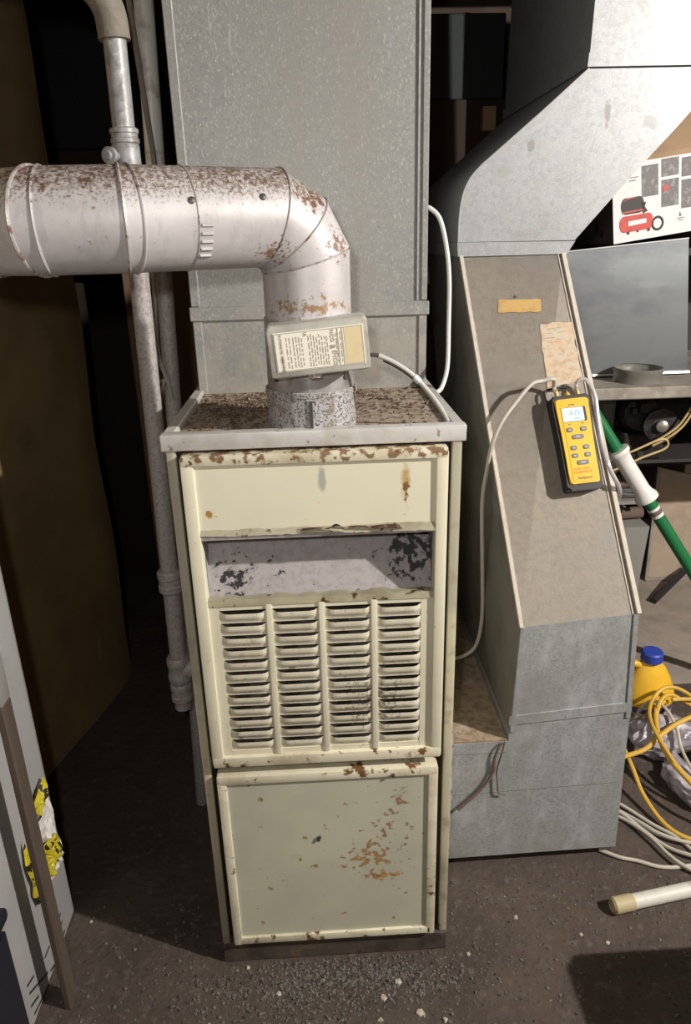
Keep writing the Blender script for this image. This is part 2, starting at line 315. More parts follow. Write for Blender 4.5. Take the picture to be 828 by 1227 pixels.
def tube(bm, pts, r, seg=10, closed=False, cap=True):
    P = [V(p) for p in pts]; n = len(P)
    rr = r if isinstance(r, (list, tuple)) else [r] * n
    T = []
    for i in range(n):
        a = P[i - 1] if (i > 0 or closed) else P[i]; b = P[(i + 1) % n] if (i < n - 1 or closed) else P[i]
        T.append((b - a).normalized())
    up = V((0, 0, 1)) if abs(T[0].z) < .9 else V((1, 0, 0))
    N = (up - T[0] * up.dot(T[0])).normalized(); rings = []
    for i in range(n):
        N = (N - T[i] * N.dot(T[i])).normalized(); B = T[i].cross(N)
        rings.append([bm.verts.new(P[i] + (N * math.cos(2 * math.pi * k / seg) + B * math.sin(2 * math.pi * k / seg)) * rr[i]) for k in range(seg)])
    for i in range(n if closed else n - 1):
        A, B_ = rings[i], rings[(i + 1) % n]
        for k in range(seg): bm.faces.new((A[k], A[(k + 1) % seg], B_[(k + 1) % seg], B_[k]))
    if cap and not closed:
        bm.faces.new(rings[0][::-1]); bm.faces.new(rings[-1])
def lathe(bm, prof, c, axis=(0, 0, 1), seg=32, cap=True):
    """profile of (radius, height) turned about an axis through c"""
    ax = V(axis).normalized(); up = V((0, 0, 1)) if abs(ax.z) < .9 else V((1, 0, 0))
    N = (up - ax * up.dot(ax)).normalized(); B = ax.cross(N); c = V(c); rings = []
    for r, h in prof:
        rings.append([bm.verts.new(c + ax * h + (N * math.cos(2 * math.pi * k / seg) + B * math.sin(2 * math.pi * k / seg)) * r) for k in range(seg)])
    for A, C in zip(rings, rings[1:]):
        for k in range(seg): bm.faces.new((A[k], A[(k + 1) % seg], C[(k + 1) % seg], C[k]))
    if cap: bm.faces.new(rings[0][::-1]); bm.faces.new(rings[-1])
def strip(bm, a, b, wid, th, nrm):
    """thin raised bar from a to b lying on a surface with normal nrm"""
    a, b, n = V(a), V(b), V(nrm).normalized(); t = (b - a).normalized(); s = t.cross(n) * (wid / 2); n = n * th
    prism(bm, [a - s - n * .3, a + s - n * .3, a + s + n, a - s + n], b - a)
def new(): return bmesh.new()
def obj(name, bm, mat, parent=None, smooth_ang=35, label=None, kind=None, local=False):
    me = bpy.data.meshes.new(name); bmesh.ops.recalc_face_normals(bm, faces=bm.faces[:])
    if parent is not None and not local:
        bm.transform(Matrix.Translation(-ORG[parent.name]))
    bm.to_mesh(me); bm.free()
    if mat: me.materials.append(M[mat])
    if smooth_ang:
        me.polygons.foreach_set('use_smooth', [True] * len(me.polygons)); me.set_sharp_from_angle(angle=math.radians(smooth_ang))
    o = bpy.data.objects.new(name, me); COL.objects.link(o)
    if parent is not None: o.parent = parent; ORG[o.name] = ORG[parent.name]
    else: ORG[o.name] = V((0, 0, 0))
    if label: o['label'] = label
    if kind: o['kind'] = kind
    return o
def tag(o, label, cat, group=None):
    o['label'] = label; o['category'] = cat
    if group: o['group'] = group
    return o
def thing(name, label, cat, loc, group=None, mat=None):
    o = bpy.data.objects.new(name, None); COL.objects.link(o); o.empty_display_size = .05
    if mat is not None: o.matrix_world = mat
    else: o.location = loc
    ORG[o.name] = V(loc)
    return tag(o, label, cat, group)
def single(name, bm, mat, label, cat, group=None, base=None, ang=35):
    """a thing that is one mesh, its origin moved to its base"""
    if base is None:
        xs = [v.co for v in bm.verts]; base = V((sum(p.x for p in xs) / len(xs), sum(p.y for p in xs) / len(xs), min(p.z for p in xs)))
    bm.transform(Matrix.Translation(-V(base)))
    o = obj(name, bm, mat, smooth_ang=ang); o.location = base; ORG[o.name] = V(base)
    return tag(o, label, cat, group)
def text_into(bm, s, size, mtx, align='CENTER', th=.0002):
    cu = bpy.data.curves.new('text', 'FONT'); cu.body = s; cu.size = size; cu.align_x = align; cu.align_y = 'CENTER'; cu.extrude = th; cu.resolution_u = 2
    t = bpy.data.objects.new('text', cu); COL.objects.link(t)
    me = bpy.data.meshes.new_from_object(t.evaluated_get(bpy.context.evaluated_depsgraph_get()))
    me.transform(mtx); bm.from_mesh(me)
    bpy.data.objects.remove(t); bpy.data.curves.remove(cu); bpy.data.meshes.remove(me)
def frame(o, ex, ey, ez):
    ex, ey, ez, o = V(ex), V(ey), V(ez), V(o)
    return Matrix(((ex.x, ey.x, ez.x, o.x), (ex.y, ey.y, ez.y, o.y), (ex.z, ey.z, ez.z, o.z), (0, 0, 0, 1)))
def structure(name, bm, mat): return obj(name, bm, mat, kind='structure')

# ------------------------------------------------------------------ room shell
bm = new(); box(bm, -1.7, 2.6, -2.6, 2.3, -.05, 0); structure('floor', bm, 'floor')
bm = new(); box(bm, .85, 2.4, .80, 2.1, -.01, .004); structure('trim_1', bm, 'slab')
bm = new(); box(bm, -1.7, 2.6, -2.6, 2.3, 2.25, 2.3); ceil = structure('ceiling', bm, 'ceiling')
for k in range(9):
    y = -2.3 + k * .5
    bm = new(); box(bm, -1.7, 2.6, y, y + .045, 2.07, 2.25); obj('joist', bm, 'joist', ceil)
bm = new(); box(bm, -1.7, 2.6, 2.2, 2.3, 0, 2.25); structure('wall_back', bm, 'wall_dark')
bm = new(); box(bm, 2.5, 2.6, -2.6, 2.2, 0, 2.25); structure('wall_right', bm, 'wall_dark')
bm = new(); box(bm, -1.7, 2.5, -2.6, -2.5, 0, 2.25); structure('wall_front', bm, 'wall_dark')
bm = new(); box(bm, -1.7, -1.6, -2.5, 2.2, 0, 2.25); structure('wall_left', bm, 'wall_dark')
# tall brown board standing along the left, slightly buckled
bm = new(); nx, nz = 30, 50; g = []
for i in range(nx + 1):
    row = []
    for j in range(nz + 1):
        y = -.9 + i / nx * 1.93; z = .002 + j / nz * 2.05
        b = .008 * math.sin(y * 5 + 1) * math.sin(z * 3) + .006 * math.sin(z * 9 + y * 4)
        b += -.02 * max(0, z - 1.3) - .10 * max(0, y - .80) ** 2
        if z < .35 and y > .2: b += min(1, (y - .2) * 4) * .012 * ((.35 - z) / .35) ** 2 * (0.5 + .5 * math.sin(y * 9))
        row.append(V((-.612 - .25 * max(0, .98 - y) + b, y - .06 * max(0, z - 1.0), z)))
    g.append(row)
vs = [[bm.verts.new(p) for p in r] for r in g]; vb = [[bm.verts.new(p + V((-.02, 0, 0))) for p in r] for r in g]
for i in range(nx):
    for j in range(nz):
        bm.faces.new((vs[i][j], vs[i + 1][j], vs[i + 1][j + 1], vs[i][j + 1])); bm.faces.new((vb[i][j], vb[i][j + 1], vb[i + 1][j + 1], vb[i + 1][j]))
for i in range(nx):
    for j in (0, nz): bm.faces.new((vs[i][j], vb[i][j], vb[i + 1][j], vs[i + 1][j]))
for j in range(nz):
    for i in (0, nx): bm.faces.new((vs[i][j], vs[i][j + 1], vb[i][j + 1], vb[i][j]))
single('brown_board', bm, 'brown_wall', 'tall brown buckled board standing along the left side behind the white cabinet', 'board')

# ------------------------------------------------------------------ furnace
fu = thing('furnace', 'narrow cream enamel furnace with rust stains, louvred door and open draft slot', 'furnace', (0, 0, 0))
for s, x0 in ((-1, -.21), (1, .207)):
    bm = new(); box(bm, x0, x0 + .003, .0, .66, .03, 1.0); obj('side_panel', bm, 'strip', fu)
    bm = new()
    xa = -.21 if s < 0 else .196
    box(bm, xa, xa + .014, -.004, .012, .045, 1.0, .003, 2); obj('corner_strip', bm, 'strip', fu)
bm = new(); box(bm, -.207, .207, .655, .66, .03, 1.0); obj('back_panel', bm, 'strip', fu)
# dark casing front behind the doors, with the hole of the draft hood
bm = new()
box(bm, -.196, .196, .012, .016, .04, .765); box(bm, -.196, .196, .012, .016, .872, 1.0)
box(bm, -.196, -.172, .012, .016, .765, .872); box(bm, .172, .196, .012, .016, .765, .872); obj('casing_front', bm, 'dark_inside', fu)
bm = new(); box(bm, -.212, .212, -.006, .66, 0, .045, .003); obj('base_pan', bm, 'base_pan', fu)
# lid with a raised rim
bm = new(); box(bm, -.215, .215, -.006, .665, 1.0, 1.014)
obj('lid_plate', bm, 'lid_top', fu)
bm = new()
box(bm, -.2155, .2155, -.0065, .016, .9995, 1.0235, .003, 2); box(bm, -.2155, -.198, .016, .665, .9995, 1.022, .002); box(bm, .198, .2155, .016, .665, .9995, 1.022, .002)
obj('lid_rim', bm, 'lid', fu)
# lid debris
bm = new()
for k in range(1500):
    if k < 900: x = random.gauss(-.13, .05); y = random.gauss(.19, .07)
    else: x = random.uniform(-.195, .195); y = random.uniform(.03, .32)
    if abs(x) > .195 or y < .022 or y > .318 or math.hypot(x + .002, y - .07) < .07: continue
    s = random.uniform(.0012, .0045); a = random.random() * 6.3; h = 1.0143
    c = V((x, y, h)); e = V((math.cos(a), math.sin(a), random.uniform(-.1, .5))) * s; f_ = V((-math.sin(a), math.cos(a), random.uniform(-.1, .5))) * s * random.uniform(.4, 1)
    v = [bm.verts.new(c - e), bm.verts.new(c + f_), bm.verts.new(c + e), bm.verts.new(c - f_), bm.verts.new(c + V((0, 0, s * .8)))]
    for a_, b_ in ((0, 1), (1, 2), (2, 3), (3, 0)): bm.faces.new((v[a_], v[b_], v[4]))
for k in range(110):
    x = random.gauss(-.12, .045) if k < 75 else random.uniform(.08, .19); y = random.gauss(.20, .06)
    if abs(x) > .19 or y < .03 or y > .31 or math.hypot(x + .002, y - .07) < .075: continue
    s = random.uniform(.004, .009); a = random.random() * 6.3; c = V((x, y, 1.0150 + random.uniform(0, .004)))
    e = V((math.cos(a), math.sin(a), random.uniform(-.1, .4))) * s; f_ = V((-math.sin(a), math.cos(a), random.uniform(-.1, .6))) * s * random.uniform(.3, .8)
    v = [bm.verts.new(c - e), bm.verts.new(c + f_), bm.verts.new(c + e * .8), bm.verts.new(c - f_), bm.verts.new(c + V((0, 0, s * .35)))]
    for a_, b_ in ((0, 1), (1, 2), (2, 3), (3, 0)): bm.faces.new((v[a_], v[b_], v[4]))
obj('lid_debris', bm, 'flake', fu, kind='stuff', smooth_ang=0)
# upper door: rim, top panel, louvre field
YF = -.014
for xa, xb, za, zb in ((-.190, -.171, .466, .993), (.171, .189, .462, .990)):
    bm = new(); box(bm, xa, xb, YF - .004, .010, za, zb, .004, 2); obj('door_stile', bm, 'cream', fu)
bm = new(); box(bm, -.189, .188, YF - .005, .010, .979, .995, .004, 2); obj('door_top_rail', bm, 'cream_rim', fu)
bm = new(); box(bm, -.189, .188, YF - .005, .010, .461, .481, .004, 2); obj('door_bottom_rail', bm, 'cream_rim', fu)
bm = new(); box(bm, -.172, .172, YF + .001, YF + .005, .872, .981)
obj('top_panel', bm, 'cream_door', fu)
# ragged lip along the slot's upper edge
bm = new(); up_, lo_ = [], []
n = 44
for i in range(n + 1):
    x = -.172 + .344 * i / n; r_ = random.uniform(-.0012, .0012)
    z = .8735 - .004 * i / n + r_ + (.006 * math.exp(-((x - .01) / .035) ** 2) if abs(x) < .1 else 0)
    lo_.append(bm.verts.new((x, YF - .003 - (.005 * math.exp(-((x - .02) / .04) ** 2)), z))); up_.append(bm.verts.new((x, YF + .0005, .882 + random.uniform(-.001, .0015))))
for i in range(n): bm.faces.new((lo_[i], lo_[i + 1], up_[i + 1], up_[i]))
bmesh.ops.solidify(bm, geom=bm.faces[:], thickness=.0012); obj('slot_lip', bm, 'cream_rim', fu)
bm = new(); box(bm, -.171, .171, YF, .05, .866, .8715); obj('slot_head', bm, 'baffle', fu)
for x0, ln, hh in ((-.03, .05, .009), (.012, .028, .016), (.035, .045, .010), (.075, .05, .006)):
    bm = new(); n = 8; A, B = [], []
    for i in range(n + 1):
        x = x0 + ln * i / n; q = math.sin(math.pi * i / n)
        A.append(bm.verts.new((x, YF - .002, .8795 + .002 * q))); B.append(bm.verts.new((x, YF - .004 - .007 * q, .874 + hh * q * .9 + random.uniform(0, .001))))
    for i in range(n): bm.faces.new((A[i], A[i + 1], B[i + 1], B[i]))
    bmesh.ops.solidify(bm, geom=bm.faces[:], thickness=.0008); obj('paint_flake', bm, 'peel', fu, label='curled rusty paint flake')
# draft hood recess
bm = new(); A = [(-.172, .004, .758), (.172, .004, .758), (.172, .075, .875), (-.172, .075, .875)]
prism(bm, A, (0, .004, -.002)); obj('hood_baffle', bm, 'baffle', fu, label='sloping grey sooty sheet inside the slot')
for sx in (-1, 1):
    bm = new(); x = sx * .172; prism(bm, [(x, -.010, .760), (x, .016, .760), (x, .085, .875), (x, -.010, .875)], (.002 * sx, 0, 0)); obj('hood_cheek', bm, 'baffle', fu)
bm = new(); n = 40; A, B, C_ = [], [], []
for i in range(n + 1):
    x = -.172 + .344 * i / n
    A.append(bm.verts.new((x, YF + .000, .757))); B.append(bm.verts.new((x, YF + .001, .768 - .0015 * i / n + random.uniform(-.0012, .0012)))); C_.append(bm.verts.new((x, .006 + random.uniform(-.003, .002), .7655 + random.uniform(-.002, .003))))
for i in range(n): bm.faces.new((A[i], A[i + 1], B[i + 1], B[i])); bm.faces.new((B[i], B[i + 1], C_[i + 1], C_[i]))
bmesh.ops.solidify(bm, geom=bm.faces[:], thickness=.001); obj('slot_sill', bm, 'cream_rim', fu)
# louvre field
lf_x = [-.160, -.0800, .0000, .0800, .158]
bm = new(); box(bm, -.172, -.1555, YF + .002, YF + .006, .480, .760); box(bm, .1525, .172, YF + .002, YF + .006, .480, .760)
box(bm, -.156, .153, YF + .002, YF + .006, .7495, .760); box(bm, -.156, .153, YF + .002, YF + .006, .480, .4905); obj('louver_frame', bm, 'cream', fu)
for x in lf_x[1:4]:
    bm = new(); box(bm, x - .0048, x + .0048, YF - .001, YF + .006, .482, .758, .0015, 2); obj('louver_rib', bm, 'cream', fu)
pitch = .2580 / 12
cells = [(-.1555, -.0845), (-.0755, -.0045), (.0045, .0755), (.0845, .1530)]
lm = None
for ci, (xa, xb) in enumerate(cells):
    bm = new(); nu, nv = 10, 4; gz = []
    wdt = xb - xa
    for j in range(-1, nv + 1):
        row = []
        for i in range(nu + 1):
            u = i / nu; t = max(0, j / nv)
            e = min(1, min(u, 1 - u) / .17); arch = math.sin(e * math.pi / 2) ** .8
            zt = .0182 - .0034 * arch
            row.append(bm.verts.new((-wdt / 2 + u * wdt, -.0050 * arch * math.sin(min(1, t * 1.6) * math.pi / 2), -.0034 if j < 0 else zt * t)))
        gz.append(row)
    for j in range(nv + 1):
        for i in range(nu): bm.faces.new((gz[j][i], gz[j][i + 1], gz[j + 1][i + 1], gz[j + 1][i]))
    first = None
    for k in range(12):
        z = .4905 + k * pitch
        if first is None:
            first = obj('louver', bm, 'grime_louver', fu, local=True, smooth_ang=50); o = first
        else:
            o = first.copy(); COL.objects.link(o); o.parent = fu
        o.location = ((xa + xb) / 2, YF + .003, z + .003)
        o.rotation_euler = (random.uniform(-.015, .015), random.uniform(-.008, .008), 0)
# lower door
bm = new(); box(bm, -.183, .181, YF + .001, .008, .060, .438); obj('lower_panel', bm, 'cream_lower', fu)
for xa, xb, zb in ((-.187, -.171, .441), (.168, .185, .439)):
    bm = new(); box(bm, xa, xb, YF - .004, .009, .056, zb, .004, 2); obj('lower_door_stile', bm, 'cream_rim', fu)
bm = new(); box(bm, -.186, .184, YF - .005, .009, .424, .442, .005, 2); obj('lower_door_top_rail', bm, 'cream_rim', fu)
bm = new(); box(bm, -.176, .178, YF - .004, .009, .058, .074, .003, 2); obj('lower_door_bottom_rail', bm, 'cream_rim', fu)
for x, z in ((.108, .43), (-.02, .30), (-.022, .295)):
    bm = new(); lathe(bm, [(.003, 0), (.003, .003), (.0015, .004)], (x, YF + .0 - (.005 if z > .4 else 0), z), (0, -1, 0), 10); obj('door_screw', bm, 'screw', fu)
# torn foil strip on the right side, seen edge on
bm = new(); pts = []
ps = [(.2105, .02), (.2175, .03), (.219, .06), (.2165, .085), (.2105, .09)]
A = [(x, y, .20) for x, y in ps]; n = 8; rows = []
for j in range(n + 1):
    z = .20 + .27 * j / n
    rows.append([bm.verts.new((x + random.uniform(-.001, .002) * (x > .211) , y, z)) for x, y in ps])
for j in range(n):
    for i in range(len(ps) - 1): bm.faces.new((rows[j][i], rows[j][i + 1], rows[j + 1][i + 1], rows[j + 1][i]))
obj('foil_tape', bm, 'foil', fu, label='torn silver foil strip on the right side')

# ------------------------------------------------------------------ supply plenum above the furnace
pz = thing('supply_plenum', 'large grey galvanised sheet metal duct rising from the furnace top to the ceiling', 'duct', (0, .49, 1.014))
PY = .323
bm = new(); box(bm, -.205, .205, PY, .655, 1.0145, 1.15); obj('plenum_collar', bm, 'galv', pz)
bm = new(); box(bm, -.2045, .2045, PY - .001, .656, 1.15, 2.07); obj('plenum_box', bm, 'galv', pz)
bm = new(); box(bm, -.209, .2105, PY - .006, PY, 1.143, 1.167, .0015, 1); obj('drive_cleat', bm, 'galv', pz)
for xa, xb in ((-.2055, -.190), (.187, .1905), (.196, .2065)):
    bm = new(); box(bm, xa, xb, PY - .0045, PY, 1.168, 2.07, .0012); obj('corner_seam', bm, 'galv', pz)
for xa, xb in ((-.2055, -.190), (.192, .2065)):
    bm = new(); box(bm, xa, xb, PY - .0035, PY, 1.0145, 1.1425, .0012); obj('corner_seam', bm, 'galv', pz)

# ------------------------------------------------------------------ flue pipe
RP = .061; VX, VY = -.002, .070
be = math.radians(27); h0 = V((-math.cos(be), -math.sin(be), 0)); Z = V((0, 0, 1))
ZC, RB = 1.228, .072
Cb = V((VX, VY, ZC)) + h0 * RB
def el(ph): return Cb + (-h0 * math.cos(ph) + Z * math.sin(ph)) * (RB / math.cos(math.radians(15)))
path = [V((VX, VY, 1.17)), el(math.radians(15)), el(math.radians(45)), el(math.radians(75))]
hz = Cb + Z * RB
K1 = hz + h0 * .172; path.append(K1)
def rot(v, a): return V((v.x * math.cos(a) - v.y * math.sin(a), v.x * math.sin(a) + v.y * math.cos(a), 0))
h1 = rot(h0, -math.radians(24)); K2 = K1 + h1 * .098; path.append(K2)
h2 = rot(h1, -math.radians(30)); K3 = K2 + h2 * .085; path.append(K3)
h3 = rot(h2, -math.radians(26)); path.append(K3 + h3 * .27)
fl_ = thing('flue_pipe', 'whitish round vent pipe, rusty on top, bending from furnace off to the left', 'pipe', (VX, VY, 1.10))
dirs = [(path[i + 1] - path[i]).normalized() for i in range(len(path) - 1)]
def ringpts(i, r, seg=56):
    """points of the mitre section at path vertex i"""
    d = dirs[max(i - 1, 0)]; d2 = dirs[min(i, len(dirs) - 1)]
    nrm = (d + d2).normalized(); up = V((0, 1, 0)) if abs(d.y) < .8 and abs(d.z) > .5 else Z
    a = (up - d * up.dot(d)).normalized(); b = d.cross(a); out = []
    for k in range(seg):
        o = (a * math.cos(2 * math.pi * k / seg) + b * math.sin(2 * math.pi * k / seg)) * r
        q = path[i] + o; out.append(q - d * ((q - path[i]).dot(nrm) / d.dot(nrm)))
    return out
names = ['riser_section', 'elbow_gore', 'elbow_gore', 'horizontal_section', 'elbow_gore', 'elbow_gore', 'far_section']
for i in range(len(path) - 1):
    bm = new(); SEG = 56
    d = dirs[i]; r = RP
    def ring_at(idx, n_):
        up = V((0, 1, 0)) if abs(d.z) > .7 else Z
        a = (up - d * up.dot(d)).normalized(); b = d.cross(a); out = []
        for k in range(SEG):
            o = (a * math.cos(2 * math.pi * k / SEG) + b * math.sin(2 * math.pi * k / SEG)) * r
            q = path[idx] + o; out.append(bm.verts.new(q - d * ((q - path[idx]).dot(n_) / d.dot(n_))))
        return out
    nA = (dirs[max(i - 1, 0)] + d).normalized() if i > 0 else d
    nB = (d + dirs[i + 1]).normalized() if i < len(dirs) - 1 else d
    A, B = ring_at(i, nA), ring_at(i + 1, nB)
    steps = 6; rings = [A]
    for s in range(1, steps):
        rings.append([bm.verts.new(A[k].co.lerp(B[k].co, s / steps)) for k in range(SEG)])
    rings.append(B)
    for P0, P1 in zip(rings, rings[1:]):
        for k in range(SEG): bm.faces.new((P0[k], P0[(k + 1) % SEG], P1[(k + 1) % SEG], P1[k]))
    obj(names[i], bm, 'flue', fl_, smooth_ang=40)
for i in (1, 2, 3, 4, 5, 6):
    bm = new(); tube(bm, ringpts(i, RP + .0006), .0022 if i in (4, 5, 6) else .0012, 6, closed=True); obj('seam_bead', bm, 'seam', fl_)
def ring_on(p, d, r, tr, name, mat):
    bm = new(); d = V(d).normalized(); up = V((0, 1, 0)) if abs(d.z) > .7 else Z
    a = (up - d * up.dot(d)).normalized(); b = d.cross(a)
    tube(bm, [V(p) + (a * math.cos(2 * math.pi * k / 56) + b * math.sin(2 * math.pi * k / 56)) * r for k in range(56)], tr, 6, closed=True); return obj(name, bm, mat, fl_)
ring_on(K1 - h0 * .009, h0, RP + .0002, .0020, 'crimp_bead', 'flue')
ring_on(hz + h0 * .098, h0, RP + .0002, .0010, 'lap_joint', 'seam'); ring_on(K2 - h1 * .010, h1, RP + .0002, .0020, 'crimp_bead', 'flue')
# crimps beside the lap joint, rivets and screws
side = V((h0.y, -h0.x, 0)); side = side if side.y < 0 else -side
bm = new()
for k in range(5):
    a = math.radians(-8 - k * 9); p = hz + h0 * .088 + (side * math.cos(a) + Z * math.sin(a)) * (RP + .0003)
    tube(bm, [p - h0 * .007, p + h0 * .007], .0022, 6)
obj('pipe_crimps', bm, 'flue', fl_)
for s, a in ((.104, 18), (.012, 22)):
    q = (side * math.cos(math.radians(a)) + Z * math.sin(math.radians(a)))
    bm = new(); lathe(bm, [(.0042, 0), (.0042, .002), (.002, .0032)], hz + h0 * s + q * (RP - .0003), q, 12); obj('pipe_screw', bm, 'screw', fl_)

# ------------------------------------------------------------------ vent damper on the riser
dm = thing('vent_damper', 'grey damper box with cream paper label on a spotted collar above furnace lid', 'damper', (VX, VY, 1.014))
bm = new(); lathe(bm, [(.0655, 1.0145), (.0655, 1.068), (.0645, 1.072)], (VX, VY, 0), Z, 56, cap=False); bmesh.ops.solidify(bm, geom=bm.faces[:], thickness=.0012); obj('collar', bm, 'collar', dm)
bm = new(); lathe(bm, [(.0672, 1.066), (.0672, 1.072), (.0658, 1.0735)], (VX, VY, 0), Z, 56, cap=False); bmesh.ops.solidify(bm, geom=bm.faces[:], thickness=.0012); obj('collar_bead', bm, 'collar', dm)
bm = new(); lathe(bm, [(.0632, 1.06), (.0632, 1.171)], (VX, VY, 0), Z, 56, cap=False); bmesh.ops.solidify(bm, geom=bm.faces[:], thickness=.001); obj('damper_tube', bm, 'collar_ring', dm)
bm = new(); box(bm, VX - .004, VX + .001, VY - .0675, VY - .0655, 1.018, 1.062); obj('collar_seam', bm, 'screw', dm)
for a in (-50, 50):
    q = V((math.sin(math.radians(a)), -math.cos(math.radians(a)), 0)); bm = new(); lathe(bm, [(.0042, 0), (.0042, .002)], V((VX, VY, 1.090)) + q * .0632, q, 12); obj('collar_screw', bm, 'screw', dm)
th = math.radians(4.6); ex = V((math.cos(th), 0, math.sin(th))); ez = V((-math.sin(th), 0, math.cos(th)))
FB = frame((.0105, -.024, 1.138), ex, (0, 1, 0), ez)   # box front centre: x along, y depth, z up
bm = new(); box(bm, -.067, .067, 0, .060, -.035, .035, .007, 3); bm.transform(FB); hs = obj('damper_housing', bm, 'damper', dm)
bm = new(); box(bm, -.0665, .0665, -.0015, .010, -.033, .029, .003, 2); bm.transform(FB); obj('damper_cover', bm, 'damper', dm)
bm = new(); box(bm, -.058, .0605, -.0024, -.0014, -.0255, .0255); bm.transform(FB); lab = obj('label_plate', bm, 'label', dm, label='cream paper label with small sideways print')
bm = new(); box(bm, .035, .0575, -.0028, -.0022, -.0235, .0235); bm.transform(FB); obj('label_panel', bm, 'label_y', lab)
bm = new()
for x0, x1, z0, z1 in ((-.0565, .0590, .0240, .0244), (-.0565, .0590, -.0244, -.0240), (-.0565, -.0561, -.0244, .0244), (.0586, .0590, -.0244, .0244), (.0265, .0269, -.0244, .0244), (.0325, .0329, -.0244, .0244)):
    box(bm, x0, x1, -.0031, -.0022, z0, z1)
bm.transform(FB); obj('label_border', bm, 'ink_soft', lab)
FT = lambda x, z: FB @ frame((x, -.0030, z), (0, 0, -1), (1, 0, 0), (0, -1, 0))   # text that reads downwards
bm = new(); text_into(bm, 'AUTOMATIC VENT', .0044, FT(-.0490, .0045)); text_into(bm, 'DAMPER', .0046, FT(-.0487, -.0175)); text_into(bm, 'UL', .0050, FT(-.016, .0205))
obj('label_print', bm, 'ink', lab, smooth_ang=0)
bm = new(); text_into(bm, 'NCO', .0072, FT(.0190, .0150)); text_into(bm, 'ENCO', .0072, FT(.0205, -.0140)); text_into(bm, 'B', .0100, FT(.0185, .0010)); obj('label_heading', bm, 'ink_soft', lab, smooth_ang=0)
bm = new()
for x in [-.041, -.037, -.032, -.028, -.0245, -.021, -.012, -.0085, -.005, -.0015, .002, .0055, .009, .0120, .0245, .0300]:
    z = .020 - random.uniform(0, .006)
    while z > -.021:
        ln = random.uniform(.003, .009); z2 = max(z - ln, -.022); box(bm, x - .00035, x + .00035, -.0029, -.0022, z2, z); z = z2 - random.uniform(.0008, .003)
bm.transform(FB); obj('label_small_print', bm, 'ink_soft', lab, smooth_ang=0, kind='stuff')
bm = new(); lathe(bm, [(.010, 0), (.010, .006), (.006, .008)], V((.004, -.010, 1.104)), (0, 0, -1), 16); obj('drain_boss', bm, 'seam', dm)
# cable from the damper to the lid
dc = thing('damper_cable', 'grey cable with a dark taped start from damper box to the lid corner', 'cable', (.199, .033, 1.0145))
cp = smooth([(.079, .010, 1.122), (.092, .010, 1.121), (.118, .012, 1.108), (.142, .015, 1.090), (.166, .02, 1.064), (.186, .028, 1.036), (.195, .035, 1.0185)], 6)
bm = new(); tube(bm, cp[6:], .0036, 10); obj('cable_sheath', bm, 'wire_grey', dc)
bm = new(); tube(bm, cp[:8], .0028, 10); obj('cable_lead', bm, 'wire_dark', dc)
bm = new(); tube(bm, [p + V((0, -.0005, -.0028)) for p in cp[8:19]], .0030, 10); obj('tape_wrap', bm, 'wire_dark', dc)
bm = new(); tube(bm, cp[18:21], .0048, 10); obj('cable_coupling', bm, 'white_cable', dc)
# white cable from the plenum's right side down to the lid
bm = new(); tube(bm, smooth([(.206, .36, 1.318), (.215, .355, 1.318), (.232, .35, 1.300), (.2435, .345, 1.255), (.249, .34, 1.20), (.248, .33, 1.12), (.240, .29, 1.055), (.2255, .262, 1.0235), (.2135, .255, 1.0165)], 7), .0040, 10)
single('white_cable', bm, 'white_cable', 'thin white cable looping from the plenum side down to the furnace lid edge', 'cable')

# ------------------------------------------------------------------ return air duct on the right
rd = thing('return_air_duct', 'galvanised return air duct with dusty sloping front, box foot and bright offset rising right', 'duct', (.41, .45, 0))
ru = thing('wooden_runner', 'dark block under the front of the galvanised return air duct', 'block', (.42, .4, 0))
bm = new(); box(bm, .235, .560, .27, .33, 0, .029); obj('runner', bm, 'wood_block', ru)
bm = new(); box(bm, .215, .560, .60, .66, 0, .029); obj('runner', bm, 'wood_block', ru)
bm = new(); prism(bm, [(.2160, .1765, .030), (.612, .1835, .030), (.604, .1835, .383), (.361, .1785, .368), (.361, .1785, .326), (.2160, .1765, .326)], (0, .56, 0)); obj('base_box', bm, 'galv_base', rd)
bm = new(); box(bm, .2165, .358, .179, .73, .3262, .3300); obj('base_dust', bm, 'dust_top', rd, label='thick brown dust lying on the foot')
bm = new(); strip(bm, (.2117, .1772, .300), (.36, .178, .300), .001, .0006, (0, -1, 0)); strip(bm, (.2117, .1767, .198), (.60, .1832, .205), .0012, .0006, (0, -1, 0)); obj('base_seam', bm, 'duct_side', rd)
BL, BR_ = V((.361, .178, .350)), V((.604, .183, .366)); TL, TR_ = V((.368, .178, .584)), V((.593, .183, .600)); UL, UR = V((.307, .55, 1.238)), V((.519, .545, 1.232))
D = .40
bm = new()
A = [bm.verts.new(p) for p in (BL, BR_, TR_, TL)]; bm.faces.new(A); obj('boot_front', bm, 'galv_base', rd)
bm = new(); A = [bm.verts.new(p) for p in (TL, TR_, UR, UL)]; bm.faces.new(A)
bmesh.ops.solidify(bm, geom=bm.faces[:], thickness=.002); slope = obj('boot_slope', bm, 'dusty', rd, label='dust covered sloping front sheet')
for (a, b, c), (bk0, bk1) in (((BL, TL, UL), (V((.307, .98, 1.238)), V((.361, .735, .35)))), ((BR_, TR_, UR), (V((.519, .98, 1.232)), V((.604, .735, .366))))):
    bm = new(); vs_ = [bm.verts.new(p) for p in (a, b, c, bk0, bk1)]; bm.faces.new(vs_); bmesh.ops.triangulate(bm, faces=bm.faces[:]); obj('boot_side', bm, 'duct_side', rd)
NS = (TR_ - TL).cross(UL - TL).normalized(); NS = NS if NS.y < 0 else -NS
bm = new(); strip(bm, TL + (TR_ - TL) * .012, UL + (UR - UL) * .012, .007, .006, NS); obj('standing_seam', bm, 'dusty', rd)
